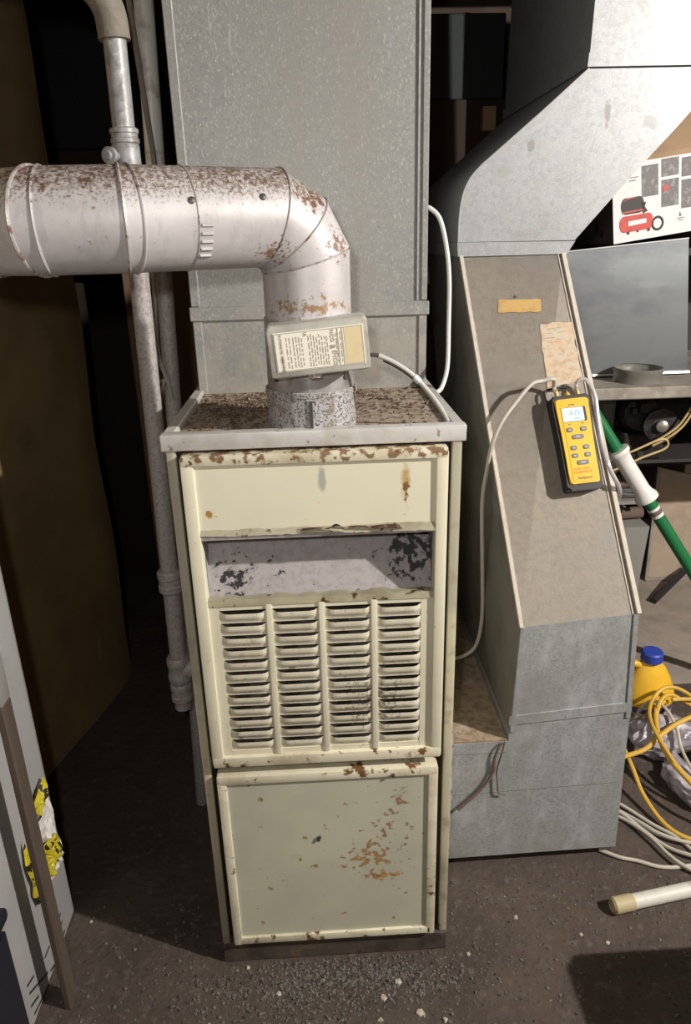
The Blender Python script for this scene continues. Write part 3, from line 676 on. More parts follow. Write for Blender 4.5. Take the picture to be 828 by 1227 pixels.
bm = new(); strip(bm, TR_ + (TL - TR_) * -.004, UR + (UL - UR) * .002, .008, .006, NS); obj('standing_seam', bm, 'dusty', rd)
bm = new(); strip(bm, TR_ + (TL - TR_) * .045, UR + (UL - UR) * .05, .002, .0018, NS); obj('standing_seam', bm, 'dusty', rd)
bm = new(); strip(bm, BL + V((.006, 0, 0)), TL + V((.006, 0, 0)), .009, .003, (0, -1, 0)); obj('corner_seam', bm, 'galv_base', rd)
bm = new(); strip(bm, BR_ + V((-.004, 0, 0)), TR_ + V((-.004, 0, 0)), .009, .003, (0, -1, 0)); obj('corner_seam', bm, 'galv_base', rd)
bm = new(); prism(bm, [(.359, .1755, .366), (.6055, .1805, .381), (.604, .1805, .402), (.360, .1755, .387)], (0, .004, 0)); obj('boot_cleat', bm, 'galv_base', rd)
# offset elbow
YO = .545
fl2 = [(.303, YO, 1.2325), (.526, YO, 1.2325), (.541, YO, 1.2565), (.301, YO, 1.2595)]
bm = new(); prism(bm, [(x, YO - .004, z) for x, y, z in fl2], (0, .44, 0)); obj('offset_flange', bm, 'galv_bright', rd)
arc = smooth([(.3025, YO, 1.2600), (.303, YO, 1.305), (.3085, YO, 1.345), (.322, YO, 1.376), (.343, YO, 1.399)], 4)
poly = arc + [V((.458, YO, 1.491)), V((.541, YO, 1.560)), V((.835, YO, 1.560))]
poly += smooth([(.815, YO, 1.552), (.770, YO, 1.510), (.729, YO, 1.464)], 4) + [V((.649, YO, 1.379)), V((.541, YO, 1.2580))]
bm = new(); prism(bm, poly, (0, .62, 0)); off = obj('offset_section', bm, 'galv_bright', rd, smooth_ang=25)
bm = new()
pp = arc + [V((.458, YO, 1.491)), V((.541, YO, 1.560))]
tube(bm, [p + V((.001, -.001, 0)) for p in pp], .0016, 6); obj('offset_hem', bm, 'steel_edge', rd)
bm = new(); prism(bm, [(.536, YO - .007, 1.561), (.85, YO - .007, 1.561), (.85, YO - .007, 1.5835), (.537, YO - .007, 1.5835)], (0, .63, 0)); obj('riser_cleat', bm, 'galv_bright', rd)
bm = new(); prism(bm, [(.541, YO, 1.5845), (.845, YO, 1.5845), (.825, YO, 2.07), (.550, YO, 2.07)], (0, .62, 0)); obj('riser', bm, 'galv_bright', rd)
# stickers on the slope
def onS(u, t, h=0):   # u across, t up the slope
    a = TL.lerp(TR_, u); b = UL.lerp(UR, u); return a.lerp(b, t) + NS * h
eu = (TR_ - TL).normalized(); et = NS.cross(eu).normalized(); et = et if et.z > 0 else -et
def decal(p4, mat, name, label, jag=0):
    bm = new(); pts = []
    P4 = [V(p) for p in p4]
    for i in range(4):
        for k in range(8):
            q = P4[i].lerp(P4[(i + 1) % 4], k / 8); pts.append(q + eu * random.uniform(-jag, jag) + et * random.uniform(-jag, jag) + NS * .0002)
    prism(bm, pts, NS * .0007); return obj(name, bm, mat, rd, label=label, smooth_ang=0)
st = decal([(.379, .499, 1.149), (.465, .497, 1.149), (.462, .483, 1.125), (.376, .485, 1.126)], 'orange_sticker', 'sticker', 'faded orange sticker', .001)
pap = decal([(.458, .472, 1.103), (.522, .472, 1.106), (.531, .409, .997), (.460, .406, .988)], 'paper_worn', 'paper_label', 'worn tan paper label with faint print', .0022)
bm = new()
pc = V((.4915, .441, 1.049)) + NS * .0012
for k in range(11):
    if k in (4, 9): continue
    for _ in range(3):
        a = random.uniform(-.026, .016); b = a + random.uniform(.006, .016); zz = .052 - k * .0095
        strip(bm, pc + eu * a + et * zz, pc + eu * b + et * zz, .0013, .0004, NS)
obj('faint_print', bm, 'ink_soft', rd, smooth_ang=0, kind='stuff')
bm = new(); lathe(bm, [(.0035, 0), (.003, .0015)], V((.489, .420, 1.010)) + NS * .0, NS, 10); obj('sheet_screw', bm, 'screw', rd)
bm = new(); lathe(bm, [(.0035, 0), (.003, .0015)], V((.413, .502, 1.154)) + NS * .0, NS, 10); obj('sheet_screw', bm, 'screw', rd)
# lint strands hanging over the foot's front
bm = new(); tube(bm, smooth([(.348, .1725, .328), (.338, .1700, .312), (.333, .171, .288), (.332, .171, .26), (.312, .171, .222), (.288, .170, .195), (.262, .1705, .168)], 6), [.0018 + .0024 * i / 36 for i in range(37)], 7)
single('lint_strand', bm, 'rag', 'long dark lint strand running down left on the duct foot', 'lint', 'lint strands on the duct foot')
bm = new(); tube(bm, smooth([(.352, .1725, .330), (.346, .1705, .300), (.339, .171, .262), (.342, .171, .228), (.345, .171, .205), (.358, .172, .198)], 6), .0018, 7)
single('lint_strand', bm, 'rag', 'short dark lint strand hanging straight down the duct foot', 'lint', 'lint strands on the duct foot')

# ------------------------------------------------------------------ manometer on the slope
fc = [V(p) for p in ((.461, .356, .973), (.525, .358, .979), (.533, .282, .834), (.477, .279, .826))]
ctr = sum(fc, V((0, 0, 0))) / 4; upv = ((fc[0] + fc[1]) / 2 - (fc[2] + fc[3]) / 2); upv = (upv - NS * upv.dot(NS)).normalized(); rt = upv.cross(NS).normalized()
if rt.x < 0: rt = -rt
ctr = ctr - NS * ((ctr - TL).dot(NS))       # foot of the meter on the sheet
MM = frame(ctr + NS * .0012, rt, upv, NS)
mt = thing('manometer', 'yellow handheld pressure meter in a black rubber boot stuck on the sloping duct', 'meter', (0, 0, 0), mat=MM)
ORG[mt.name] = V((0, 0, 0))
def outline(hw_top, hw_mid, hw_bot, y0, y1, rc, n=5):
    """rounded rectangle with a waist, half widths at the ends"""
    pts = []
    def hw(t): return hw_bot * (1 - t) ** 2 + hw_mid * 2 * t * (1 - t) + hw_top * t * t
    for cx, cy, a0 in ((1, 1, 0), (-1, 1, 90), (-1, -1, 180), (1, -1, 270)):
        yy = (y1 - rc) if cy > 0 else (y0 + rc); w_ = (hw_top if cy > 0 else hw_bot) - rc
        for k in range(n + 1):
            a = math.radians(a0 + 90 * k / n); pts.append((cx * w_ + rc * math.cos(a), yy + rc * math.sin(a)))
        if a0 == 90:
            for k in range(1, 8): t = 1 - k / 8; pts.append((-hw(t), y0 + (y1 - y0) * t))
        if a0 == 270:
            for k in range(1, 8): t = k / 8; pts.append((hw(t), y0 + (y1 - y0) * t))
    return pts
def plate(bm, pts, z0, z1, bev=0):
    fs = prism(bm, [(x, y, z0) for x, y in pts], (0, 0, z1 - z0))
    if bev:
        top = [f for f in fs if all(abs(v.co.z - z1) < 1e-6 for v in f.verts)][0]
        bmesh.ops.bevel(bm, geom=list(top.edges), offset=bev, segments=2, affect='EDGES')
def mpart(name, bm, mat, par=None, **k): return obj(name, bm, mat, par or mt, local=True, **k)
bm = new(); plate(bm, outline(.0385, .033, .034, -.0960, .0905, .008), 0, .0305, .003); mpart('rubber_boot', bm, 'black_rubber')
bm = new(); plate(bm, outline(.0330, .0275, .0290, -.0840, .0820, .006), .024, .0345, .002); face = mpart('case_front', bm, 'yellow', label='yellow front')
bm = new(); plate(bm, outline(.0250, .0200, .0225, -.080, .068, .005), .0340, .0352, .0006); mpart('raised_panel', bm, 'yellow', face)
def rrect(x0, x1, y0, y1, r, n=4):
    P_ = []
    for cx, cy, a0 in ((x1 - r, y1 - r, 0), (x0 + r, y1 - r, 90), (x0 + r, y0 + r, 180), (x1 - r, y0 + r, 270)):
        for k in range(n + 1): a = math.radians(a0 + 90 * k / n); P_.append((cx + r * math.cos(a), cy + r * math.sin(a)))
    return P_
bm = new(); plate(bm, rrect(-.0225, .0235, .0355, .0645, .003), .0350, .0356); mpart('screen_bezel', bm, 'black_rubber')
bm = new(); plate(bm, rrect(-.0225, .0185, .0365, .0635, .002), .0354, .0359); scr = mpart('screen', bm, 'lcd', label='pale blue lit display')
bm = new(); text_into(bm, '-0.72', .012, Matrix.Translation((0, .0525, .0360))); text_into(bm, 'inWC', .006, Matrix.Translation((.006, .0415, .0360))); mpart('digits', bm, 'lcd_ink', scr, smooth_ang=0)
for nm, spots, wx in (('button', [(-.0135, .0205), (.0130, .0205), (-.0115, -.0150), (.0125, -.0150), (-.0115, -.0300), (.0130, -.0300)], .0062), ('wide_button', [(.0, .0060), (.0015, -.0440)], .0115)):
    f0 = None
    for i, (x, y) in enumerate(spots):
        bm = new(); plate(bm, rrect(x - wx, x + wx, y - .0047, y + .0047, .004), .0350, .0368, .0008); bt = mpart(nm, bm, 'button')
        bm = new(); box(bm, x - wx * .35, x + wx * .35, y - .0009, y + .0009, .0366, .0370); mpart('button_mark', bm, 'button_mark', bt)
bm = new()
for (x, y) in ((-.012, .0315), (.013, .0315)): plate(bm, rrect(x - .002, x + .002, y - .0012, y + .0012, .001), .0350, .0355)
mpart('pointer_marks', bm, 'ink')
bm = new(); text_into(bm, 'DUAL PORT', .0060, Matrix.Translation((-.003, -.0560, .0354))); text_into(bm, 'MANOMETER', .0060, Matrix.Translation((-.001, -.0625, .0354))); mpart('red_print', bm, 'red_ink', smooth_ang=0)
bm = new(); text_into(bm, 'fieldpiece', .0072, Matrix.Translation((.001, -.0735, .0354))); text_into(bm, 'SDMN6', .004, Matrix.Translation((-.002, .0695, .0347))); mpart('brand_print', bm, 'ink', smooth_ang=0)
for x in (-.021, .020):
    bm = new(); lathe(bm, [(.0055, .086), (.0055, .094), (.0035, .095), (.0035, .102), (.0042, .104), (.003, .108)], (x, 0, .018), (0, 1, 0), 14); mpart('pressure_port', bm, 'brass')
bm = new(); lathe(bm, [(.005, .086), (.005, .096), (.003, .099)], (0, 0, .018), (0, 1, 0), 14); mpart('jack', bm, 'yellow')
bm = new(); tube(bm, smooth([(-.034, .085, .010), (-.041, .090, .012), (-.040, .108, .010), (-.020, .113, .008), (.004, .112, .008)], 6), .0022, 8); mpart('hang_strap', bm, 'black_rubber')
# hoses from the meter
Lp = MM @ V((-.021, .100, .018)); Rp = MM @ V((.020, .100, .018))
bm = new(); tube(bm, smooth([Lp, MM @ V((-.024, .112, .018)), (.462, .374, 1.010), (.440, .372, 1.008), (.416, .365, 1.003), (.382, .350, .970), (.354, .335, .937), (.337, .330, .895), (.333, .345, .837), (.331, .36, .765), (.340, .37, .615), (.345, .375, .50), (.336, .378, .430), (.312, .38, .402), (.275, .38, .394), (.2125, .38, .394)], 7), .0042, 10)
single('pressure_hose', bm, 'hose', 'pale grey hose from the yellow meter over the duct edge down behind the furnace', 'hose')
bm = new(); tube(bm, smooth([Rp, MM @ V((.021, .113, .018)), (.518, .384, 1.006), (.532, .380, 1.002), (.543, .366, .975), (.5445, .347, .938), (.547, .320, .893), (.557, .292, .850), (.584, .30, .80), (.612, .40, .72), (.64, .50, .64)], 7), .0042, 10)
single('clear_tube', bm, 'clear_tube', 'clear vinyl tube from right port of the yellow meter down the duct edge', 'hose')

# ------------------------------------------------------------------ gas pipe and conduit on the left
gp = thing('gas_pipe', 'thick painted iron gas pipe with valve and fittings left of the furnace', 'pipe', (-.300, .3, .36))
def at(z):   # the pipe leans very slightly
    return V((-.299 + (z - .4) * .018, .30, z))
RG = .0165
bm = new(); tube(bm, [at(.36), at(.66)], RG, 20); obj('pipe_lower', bm, 'pipe_iron', gp)
bm = new(); tube(bm, [at(.66), at(1.35)], RG, 20); obj('pipe_middle', bm, 'pipe_iron', gp)
bm = new(); tube(bm, [at(1.35), at(1.58)], RG * 1.05, 20); obj('pipe_upper', bm, 'pipe_grey', gp)
def coupling(z, r, h, mat='pipe_iron', nm='coupling'):
    bm = new(); lathe(bm, [(r * .85, z - h), (r, z - h * .8), (r, z - h * .35), (r * .92, z - h * .25), (r * .92, z + h * .25), (r, z + h * .35), (r, z + h * .8), (r * .85, z + h)], (at(z).x, .30, 0), Z, 20); obj(nm, bm, mat, gp)
coupling(.655, .024, .024); coupling(.455, .024, .030, nm='tee_body'); coupling(.40, .022, .022, nm='drip_cap'); coupling(1.432, .0225, .012, 'pipe_grey', 'union')
bm = new(); tube(bm, [at(.455), at(.455) + V((.084, .0, 0))], .020, 18); obj('tee_branch', bm, 'pipe_iron', gp)
bm = new(); lathe(bm, [(.019, 1.37), (.022, 1.378), (.022, 1.418), (.019, 1.424)], (at(1.4).x, .30, 0), Z, 18); obj('valve_body', bm, 'pipe_grey', gp)
c0 = at(1.402) + V((-.012, -.018, .0))
bm = new(); lathe(bm, [(.007, 0), (.007, .014), (.0125, .014), (.0125, .021), (.007, .022), (.006, .026)], c0, (-.35, -.95, 0), 16); vk = obj('valve_stem', bm, 'pipe_grey', gp)
bm = new(); ppv = c0 + V((-.007, -.019, 0)); prism(bm, [ppv + V((-.004, 0, 0)), ppv + V((.004, 0, 0)), ppv + V((.005, .004, -.05)), ppv + V((-.003, .004, -.05))], (.001, .004, 0)); obj('valve_lever', bm, 'pipe_grey', gp)
bm = new(); tube(bm, smooth([at(1.562), at(1.60) + V((-.004, 0, 0)), at(1.63) + V((-.022, 0, 0)), at(1.65) + V((-.055, 0, 0)), at(1.665) + V((-.11, 0, 0)), at(1.67) + V((-.30, 0, 0))], 6), .024, 18); obj('pipe_wrap', bm, 'sleeve', gp, label='grey wrapped bend at the top')
cd = thing('conduit', 'bright upright metal conduit with a wire beside it, between gas pipe and plenum', 'conduit', (-.27, .42, 0))
def ac(z): return V((-.2745 + (z - .97) * .036, .42, z))
bm = new(); tube(bm, [ac(.0), ac(1.40)], .0155, 18); obj('conduit_lower', bm, 'pipe_iron', cd)
bm = new(); tube(bm, [ac(1.39), ac(2.07)], .0165, 18); obj('conduit_upper', bm, 'pipe_bright', cd)
bm = new(); tube(bm, smooth([ac(1.90) + V((-.025, -.018, 0)), ac(1.68) + V((-.022, -.018, 0)), ac(1.55) + V((-.012, -.018, 0)), ac(1.43) + V((0, -.020, 0)), ac(1.38) + V((.003, -.02, 0))], 6), .0048, 8); obj('wire', bm, 'sleeve', cd)
bm = new(); tube(bm, smooth([ac(1.27) + V((-.012, -.02, 0)), ac(1.18) + V((-.016, -.02, 0)), ac(1.08) + V((-.018, -.02, 0)), ac(1.03) + V((-.004, -.02, 0)), ac(.99) + V((.002, -.02, 0))], 6), .0042, 8); obj('wire', bm, 'cobweb', cd)
bm = new(); tube(bm, smooth([ac(1.03) + V((-.010, -.02, 0)), ac(1.00) + V((-.018, -.02, 0)), ac(.96) + V((-.024, -.02, 0))], 6), .0036, 8); tube(bm, [ac(1.03) + V((0, -.02, 0)), ac(1.025) + V((-.028, -.02, 0))], .004, 8); obj('wire_end', bm, 'cobweb', cd)

# ------------------------------------------------------------------ left foreground: white cabinet, slats, film, bin
wb = thing('white_cabinet', 'white appliance cabinet with slanting black stripes along its foot, at left edge', 'cabinet', (-.57, -.1, 0))
bm = new(); box(bm, -.800, -.530, -.170, .130, .002, 1.05, .006, 2); obj('body', bm, 'white_box', wb)
for (a, b), (c, d) in [((-.07, .08), (-.097, .09)), ((-.023, .026), (-.095, .07)), ((-.07, .03), (-.10, .045)), ((-.031, .003), (-.096, .02)), ((.003, .06), (-.023, .062)), ((.009, .006), (-.014, .018)), ((.069, .065), (.058, .063)), ((.069, .045), (.056, .04)), ((.07, .019), (.057, .013))]:
    bm = new(); strip(bm, (-.530, a, b), (-.530, c, d), .0045, .0006, (1, 0, 0)); obj('black_stripe', bm, 'print_dark', wb, smooth_ang=0)
sl = thing('wooden_stake', 'long brown wooden stake with metal ferrule standing before the white cabinet', 'stake', (-.48, -.062, 0))
bm = new(); box(bm, -.486, -.474, -.078, -.046, .0, .640, .002); obj('stake_body', bm, 'slat', sl)
bm = new(); box(bm, -.4865, -.4735, -.0785, -.0455, .640, .72, .004, 2); obj('ferrule', bm, 'clip', sl)
fb = thing('film_wrapper', 'torn yellow and clear plastic wrapper clinging to the white cabinet behind the brown stake', 'wrapper', (-.52, .06, .13))
def film(poly, name, mat, off):
    bm = new(); rf = random.Random(len(poly) + int(off * 1000)); c = V((0, sum(p[0] for p in poly) / len(poly), sum(p[1] for p in poly) / len(poly)))
    out = []
    for i in range(len(poly)):
        (y0, z0), (y1, z1) = poly[i], poly[(i + 1) % len(poly)]
        for k in range(3): out.append((y0 + (y1 - y0) * k / 3 + rf.uniform(-.003, .003), z0 + (z1 - z0) * k / 3 + rf.uniform(-.003, .003)))
    rings = []
    for q in (1.0, .8, .6, .4, .2):
        rings.append([bm.verts.new((-.5285 + off + rf.uniform(0, .004) + (0 if q == 1 else rf.uniform(0, .011)), c.y + (y - c.y) * q, c.z + (z - c.z) * q)) for y, z in out])
    cv = bm.verts.new((-.5285 + off + .012, c.y, c.z)); n = len(out)
    for A, B in zip(rings, rings[1:]):
        for i in range(n): bm.faces.new((A[i], A[(i + 1) % n], B[(i + 1) % n], B[i]))
    for i in range(n): bm.faces.new((rings[-1][i], rings[-1][(i + 1) % n], cv))
    obj(name, bm, mat, fb, smooth_ang=12)
film([(.101, .362), (.105, .324), (.113, .246), (.122, .175), (.108, .158), (.081, .155), (.052, .166), (.027, .171), (.023, .227), (.023, .286), (.022, .334), (.067, .357)], 'clear_film', 'bag_white', 0)
film([(.098, .367), (.099, .345), (.068, .326), (.035, .318), (.013, .318), (.015, .354), (.061, .363)], 'yellow_film', 'bag_yellow', .006)
film([(.089, .243), (.100, .207), (.080, .187), (.049, .183), (.017, .194), (.013, .238), (.013, .273), (.045, .260)], 'yellow_film', 'bag_yellow', .009)
film([(-.013, .327), (-.010, .287), (-.006, .233), (-.004, .174), (-.018, .180), (-.020, .233), (-.024, .286)], 'yellow_film', 'bag_yellow', .003)
bn = thing('navy_bin', 'dark navy plastic bin standing in the lower left corner', 'bin', (-.58, -.33, 0))
bm = new(); prism(bm, [(-.800, -.49, .0), (-.484, -.49, .0), (-.484, -.180, .0), (-.800, -.180, .0)], (0, 0, .345)); bmesh.ops.bevel(bm, geom=bm.edges[:], offset=.012, segments=2, affect='EDGES'); obj('bin_body', bm, 'navy', bn)
bm = new(); box(bm, -.806, -.481, -.50, -.177, .345, .365, .006, 2); obj('bin_lid', bm, 'navy', bn)

# ------------------------------------------------------------------ right: storage shelf and what is on it
sh = thing('storage_shelf', 'dusty metal workbench with dark shelves under it at the right wall', 'shelf', (1.2, 1.15, 0))
bm = new(); box(bm, .60, 1.80, .892, 1.50, .848, .880, .003); obj('worktop', bm, 'counter', sh)
bm = new(); box(bm, .62, 1.80, 1.085, 1.50, .605, .615); obj('middle_shelf', bm, 'shelf_dark', sh)
bm = new(); box(bm, .60, 1.086, 1.19, 1.50, .432, .444); obj('lower_shelf', bm, 'shelf_grey', sh)
bm = new(); box(bm, .68, 1.80, 1.505, 1.515, .46, 2.03); obj('lamp_blocker', bm, 'shelf_dark', sh)  # added sheet: darkens under the bench, blocks the lamp from the boxes behind
bm = new(); box(bm, .62, 1.80, 1.10, 1.50, 1.205, 1.222); obj('upper_shelf', bm, 'shelf_dark', sh)
for x, y in ((.605, 1.47), (1.77, 1.47), (1.77, .90), (.605, .96)):
    bm = new(); box(bm, x, x + .03, y, y + .03, 0, 1.235 if y > 1.2 else .848); obj('post', bm, 'shelf_dark', sh)
# steel sheet leaning at the back of the worktop
bm = new(); prism(bm, [(.64, 1.055, .8815), (1.083, 1.055, .8835), (1.078, 1.052, .905), (1.037, 1.062, 1.2505), (.64, 1.062, 1.2195)], (0, .004, 0))
stt = thing('steel_sheet', 'dull dark steel sheet standing on the worktop below the compressor carton', 'sheet', (.86, 1.055, .8805))
obj('sheet_panel', bm, 'sheet', stt)
bm = new(); strip(bm, (.64, 1.0615, 1.2195), (1.037, 1.0615, 1.2505), .003, .002, (0, -1, 0)); obj('bright_hem', bm, 'steel_edge', stt)
bm = new(); strip(bm, (.80, 1.053, .8855), (1.083, 1.053, .8870), .006, .010, (0, -1, .3)); obj('bright_hem', bm, 'steel_edge', stt)
# collar standing on the worktop
bm = new(); lathe(bm, [(.064, .8805), (.064, .905), (.066, .908), (.066, .917), (.064, .9185)], (.905, .985, 0), Z, 40, cap=False); bmesh.ops.solidify(bm, geom=bm.faces[:], thickness=.002)
single('duct_collar', bm, 'galv', 'short round galvanised duct collar standing on the dusty worktop', 'collar')
# compressor carton
bt_ = math.radians(7.5); bex = V((math.cos(bt_), .10, math.sin(bt_))).normalized(); bez = V((-math.sin(bt_), 0, math.cos(bt_))); bey = bez.cross(bex).normalized(); bez = bex.cross(bey)
BX = frame((.886, 1.20, 1.2375), bex, bey, bez)
cb = thing('compressor_carton', 'white printed carton with a red air compressor picture on the upper shelf', 'carton', (.886, 1.20, 1.2375))
def cpart(name, bm, mat, par=None, **k): bm.transform(BX); return obj(name, bm, mat, par or cb, **k)
bm = new(); box(bm, 0, .45, .001, .24, 0, .218); body = cpart('carton_body', bm, 'box_side')
bm = new(); box(bm, 0, .45, -.001, .001, 0, .208); fr = cpart('printed_front', bm, 'box_white', label='white front with printed pictures')
bm = new(); box(bm, 0, .45, -.0012, .0012, .208, .222); cpart('front_edge', bm, 'cardboard')
bm = new(); prism(bm, [(0, 0, .2215), (.45, 0, .2215), (.45, .10, .345), (0, .10, .345)], (0, .003, .002)); cpart('flap', bm, 'cardboard', label='open brown top flap')
bm = new(); prism(bm, [(0.0, .0, .2185), (0.0, .24, .2185), (-.08, .24, .30), (-.08, 0, .30)], (.002, 0, .002)); cpart('flap', bm, 'cardboard')
def fplate(bm, pts, t=.0015): prism(bm, [(x, -.001, z) for x, z in pts], (0, -t, 0))
bm = new()
for x0, x1, z0, z1 in ((.0875, .137, .1135, .195), (.147, .199, .158, .205), (.147, .199, .078, .150), (.208, .26, .150, .20), (.208, .26, .066, .142)): fplate(bm, [(x0, z0), (x1, z0), (x1, z1), (x0, z1)])
cpart('photo_print', bm, 'print_grey', fr)
def cap(x0, x1, z0, z1, n=8):
    r = (z1 - z0) / 2; zc = (z0 + z1) / 2
    return [(x1 - r * .6 + r * .6 * math.cos(a), zc + r * math.sin(a)) for a in [math.radians(-90 + 180 * k / n) for k in range(n + 1)]] + [(x0 + r * .6 + r * .6 * math.cos(a), zc + r * math.sin(a)) for a in [math.radians(90 + 180 * k / n) for k in range(n + 1)]]
bm = new(); fplate(bm, cap(.018, .121, .026, .070)); cpart('red_tank_print', bm, 'print_red', fr)
bm = new(); fplate(bm, [(.152, .118), (.168, .122), (.168, .136), (.152, .134)], .0022); cpart('red_photo_print', bm, 'print_red', fr)
bm = new(); fplate(bm, cap(.024, .094, .074, .118)); cpart('motor_print', bm, 'print_dark', fr)
bm = new(); fplate(bm, [(.040, .02), (.048, .02), (.048, .028), (.040, .028)]); cpart('foot_print', bm, 'print_dark', fr)
bm = new(); fplate(bm, [(.103, .02), (.111, .02), (.111, .028), (.103, .028)]); cpart('foot_print', bm, 'print_dark', fr)
bm = new(); fplate(bm, [(.070, .022), (.076, .022), (.076, .028), (.070, .028)]); cpart('foot_print', bm, 'print_dark', fr)
bm = new(); fplate(bm, [(.085, .10), (.10, .10), (.096, .088), (.105, .075), (.09, .070)])
cpart('handle_print', bm, 'print_dark', fr)
bm = new(); tube(bm, [(.135 + .016 * math.cos(a), -.001, .037 + .017 * math.sin(a)) for a in [2 * math.pi * k / 24 for k in range(24)]], .0035, 6, closed=True); cpart('hose_print', bm, 'print_dark', fr)
bm = new(); fplate(bm, [(.045, .042), (.100, .044), (.100, .056), (.045, .055)], .002); cpart('tank_lettering', bm, 'box_white', fr)
bm = new(); fplate(bm, [(.026, .078), (.090, .079), (.088, .083), (.028, .082)], .0022); fplate(bm, [(.028, .108), (.045, .118), (.08, .1185), (.045, .114)], .0022); cpart('red_trim_print', bm, 'print_red', fr)
bm = new()
for x, z, l in ((.046, .168, .03), (.05, .160, .02), (.195, .040, .022), (.20, .034, .014)): fplate(bm, [(x, z), (x + l, z), (x + l, z + .0025), (x, z + .0025)])
fplate(bm, [(.2, .046), (.208, .046), (.204, .058)])
cpart('small_print', bm, 'print_grey', fr)
bm = new()
for y, z, r in ((.10, .05, .014), (.16, .06, .02), (.07, .03, .01), (.20, .04, .012)): lathe(bm, [(r, 0), (r, .0015)], (.0, y, z), (-1, 0, 0), 14)
cpart('side_print', bm, 'print_dark', body)
bm = new(); prism(bm, [(1.14, 1.24, 1.2225), (1.25, 1.24, 1.2225), (1.25, 1.24, 1.283), (1.14, 1.24, 1.269)], (0, .16, 0)); single('wood_wedge', bm, 'joist', 'dark wood wedge propping the right end of the compressor carton', 'wedge')
# blower motor
mo = thing('blower_motor', 'black belt drive blower motor with round pulley under the worktop', 'motor', (1.02, 1.1, .6152))
bm = new(); lathe(bm, [(.05, .0), (.062, .012), (.062, .10), (.05, .112)], (.985, 1.10, .755), (.25, 1, -.1), 30); obj('housing', bm, 'motor', mo)
bm = new(); lathe(bm, [(.018, 0), (.05, .004), (.052, .010), (.046, .018), (.052, .026), (.05, .034), (.02, .04)], (1.016, 1.03, .735), (.25, 1, -.1), 30); pu = obj('pulley', bm, 'motor', mo)
bm = new(); lathe(bm, [(.008, -.012), (.017, -.008), (.019, 0.006), (.010, .008)], (1.014, 1.026, .736), (.25, 1, -.1), 18); obj('hub', bm, 'motor_hub', pu)
bm = new(); box(bm, .955, .995, 1.05, 1.09, .77, .80, .006, 2); box(bm, .935, .95, 1.055, 1.08, .765, .785, .004, 2); obj('bracket', bm, 'motor', mo)
bm = new(); box(bm, .93, 1.06, 1.09, 1.20, .6152, .70, .006); obj('mount', bm, 'motor', mo)
bm = new(); box(bm, .80, .93, 1.16, 1.40, .6152, .83, .008, 2); single('grey_housing', bm, 'duct_side', 'grey sheet metal blower housing beside the black motor under the worktop', 'housing')
bm = new(); tube(bm, smooth([(.70, 1.01, .570), (.852, 1.0, .643), (.928, 1.0, .673), (.999, 1.0, .703), (1.024, 1.0, .697), (1.018, 1.0, .675), (.955, 1.0, .651), (.873, 1.0, .615), (.72, 1.01, .555)], 6), .0034, 8)
single('tan_wire', bm, 'tan_wire', 'long tan wire loop lying below the blower motor', 'wire')
bm = new(); tube(bm, smooth([(.98, 1.01, .690), (1.021, 1.0, .719), (1.054, 1.0, .748), (1.083, 1.0, .80), (1.11, 1.0, .846)], 6), .0034, 8); tube(bm, smooth([(.985, 1.01, .682), (1.03, 1.0, .712), (1.066, 1.0, .745), (1.095, 1.0, .80), (1.12, 1.0, .846)], 6), .0034, 8)
single('tan_cable', bm, 'tan_wire', 'double tan cable hanging from the worktop at right of the blower motor', 'wire')
# crumpled things on the lower shelf
def blob(c, r, seed, n=3, amp=.35, sub=3, crease=0):
    bm = new(); bmesh.ops.create_icosphere(bm, subdivisions=sub, radius=1.0); rr = random.Random(seed)
    K = [(V((rr.gauss(0, 1), rr.gauss(0, 1), rr.gauss(0, 1))) * n, rr.random() * 6) for _ in range(9)]
    for v in bm.verts:
        d = v.co.normalized(); s = 1 + amp * sum(math.sin(k.dot(d) + p) / (1 + i * .35) for i, (k, p) in enumerate(K)) / 2.5
        if crease: s -= crease * sum(abs(math.sin(k.dot(d) * 1.5 + p)) for k, p in K[:5]) / 5 - crease * .5
        v.co = V(c) + V((d.x * r[0] * s, d.y * r[1] * s, d.z * r[2] * s))
    return bm
def rest(bm, z):
    m = min(v.co.z for v in bm.verts); bm.transform(Matrix.Translation((0, 0, z - m))); return bm
single('crumpled_paper', rest(blob((.975, 1.28, .5), (.032, .03, .028), 3, 2.6), .50), 'bag_white', 'small crumpled white paper ball on the brown rag under the bench', 'paper')
single('brown_rag', rest(blob((.99, 1.30, .48), (.085, .06, .036), 5, 2.2, .22), .4445), 'rag', 'heap of brown rag on the lower grey shelf', 'rag')
bm = new(); tube(bm, smooth([(.955, 1.215, .452), (.99, 1.212, .470), (1.04, 1.21, .466), (1.062, 1.21, .455), (1.03, 1.215, .4495), (.97, 1.215, .4495)], 6), .0045, 8); single('dark_wire', bm, 'wire_dark', 'dark wire curled in front of the brown rag', 'wire')
tl = thing('drain_trap', 'brownish pipe fitting lying on a grey block below the lower shelf', 'fitting', (1.04, 1.28, .345))
bm = new(); tube(bm, [(.98, 1.27, .3665), (1.105, 1.27, .372)], .020, 16); obj('pipe_body', bm, 'rag', tl)
bm = new(); tube(bm, smooth([(.985, 1.25, .385), (1.01, 1.25, .415), (1.03, 1.25, .385)], 6), .008, 10); obj('hook', bm, 'rag', tl)
bm = new(); prism(bm, [(.90, 1.20, .005), (1.085, 1.20, .005), (1.105, 1.20, .346), (.90, 1.20, .346)], (0, .22, 0)); single('grey_block', bm, 'shelf_grey', 'grey square block standing below the lower shelf behind the sloping duct', 'block')
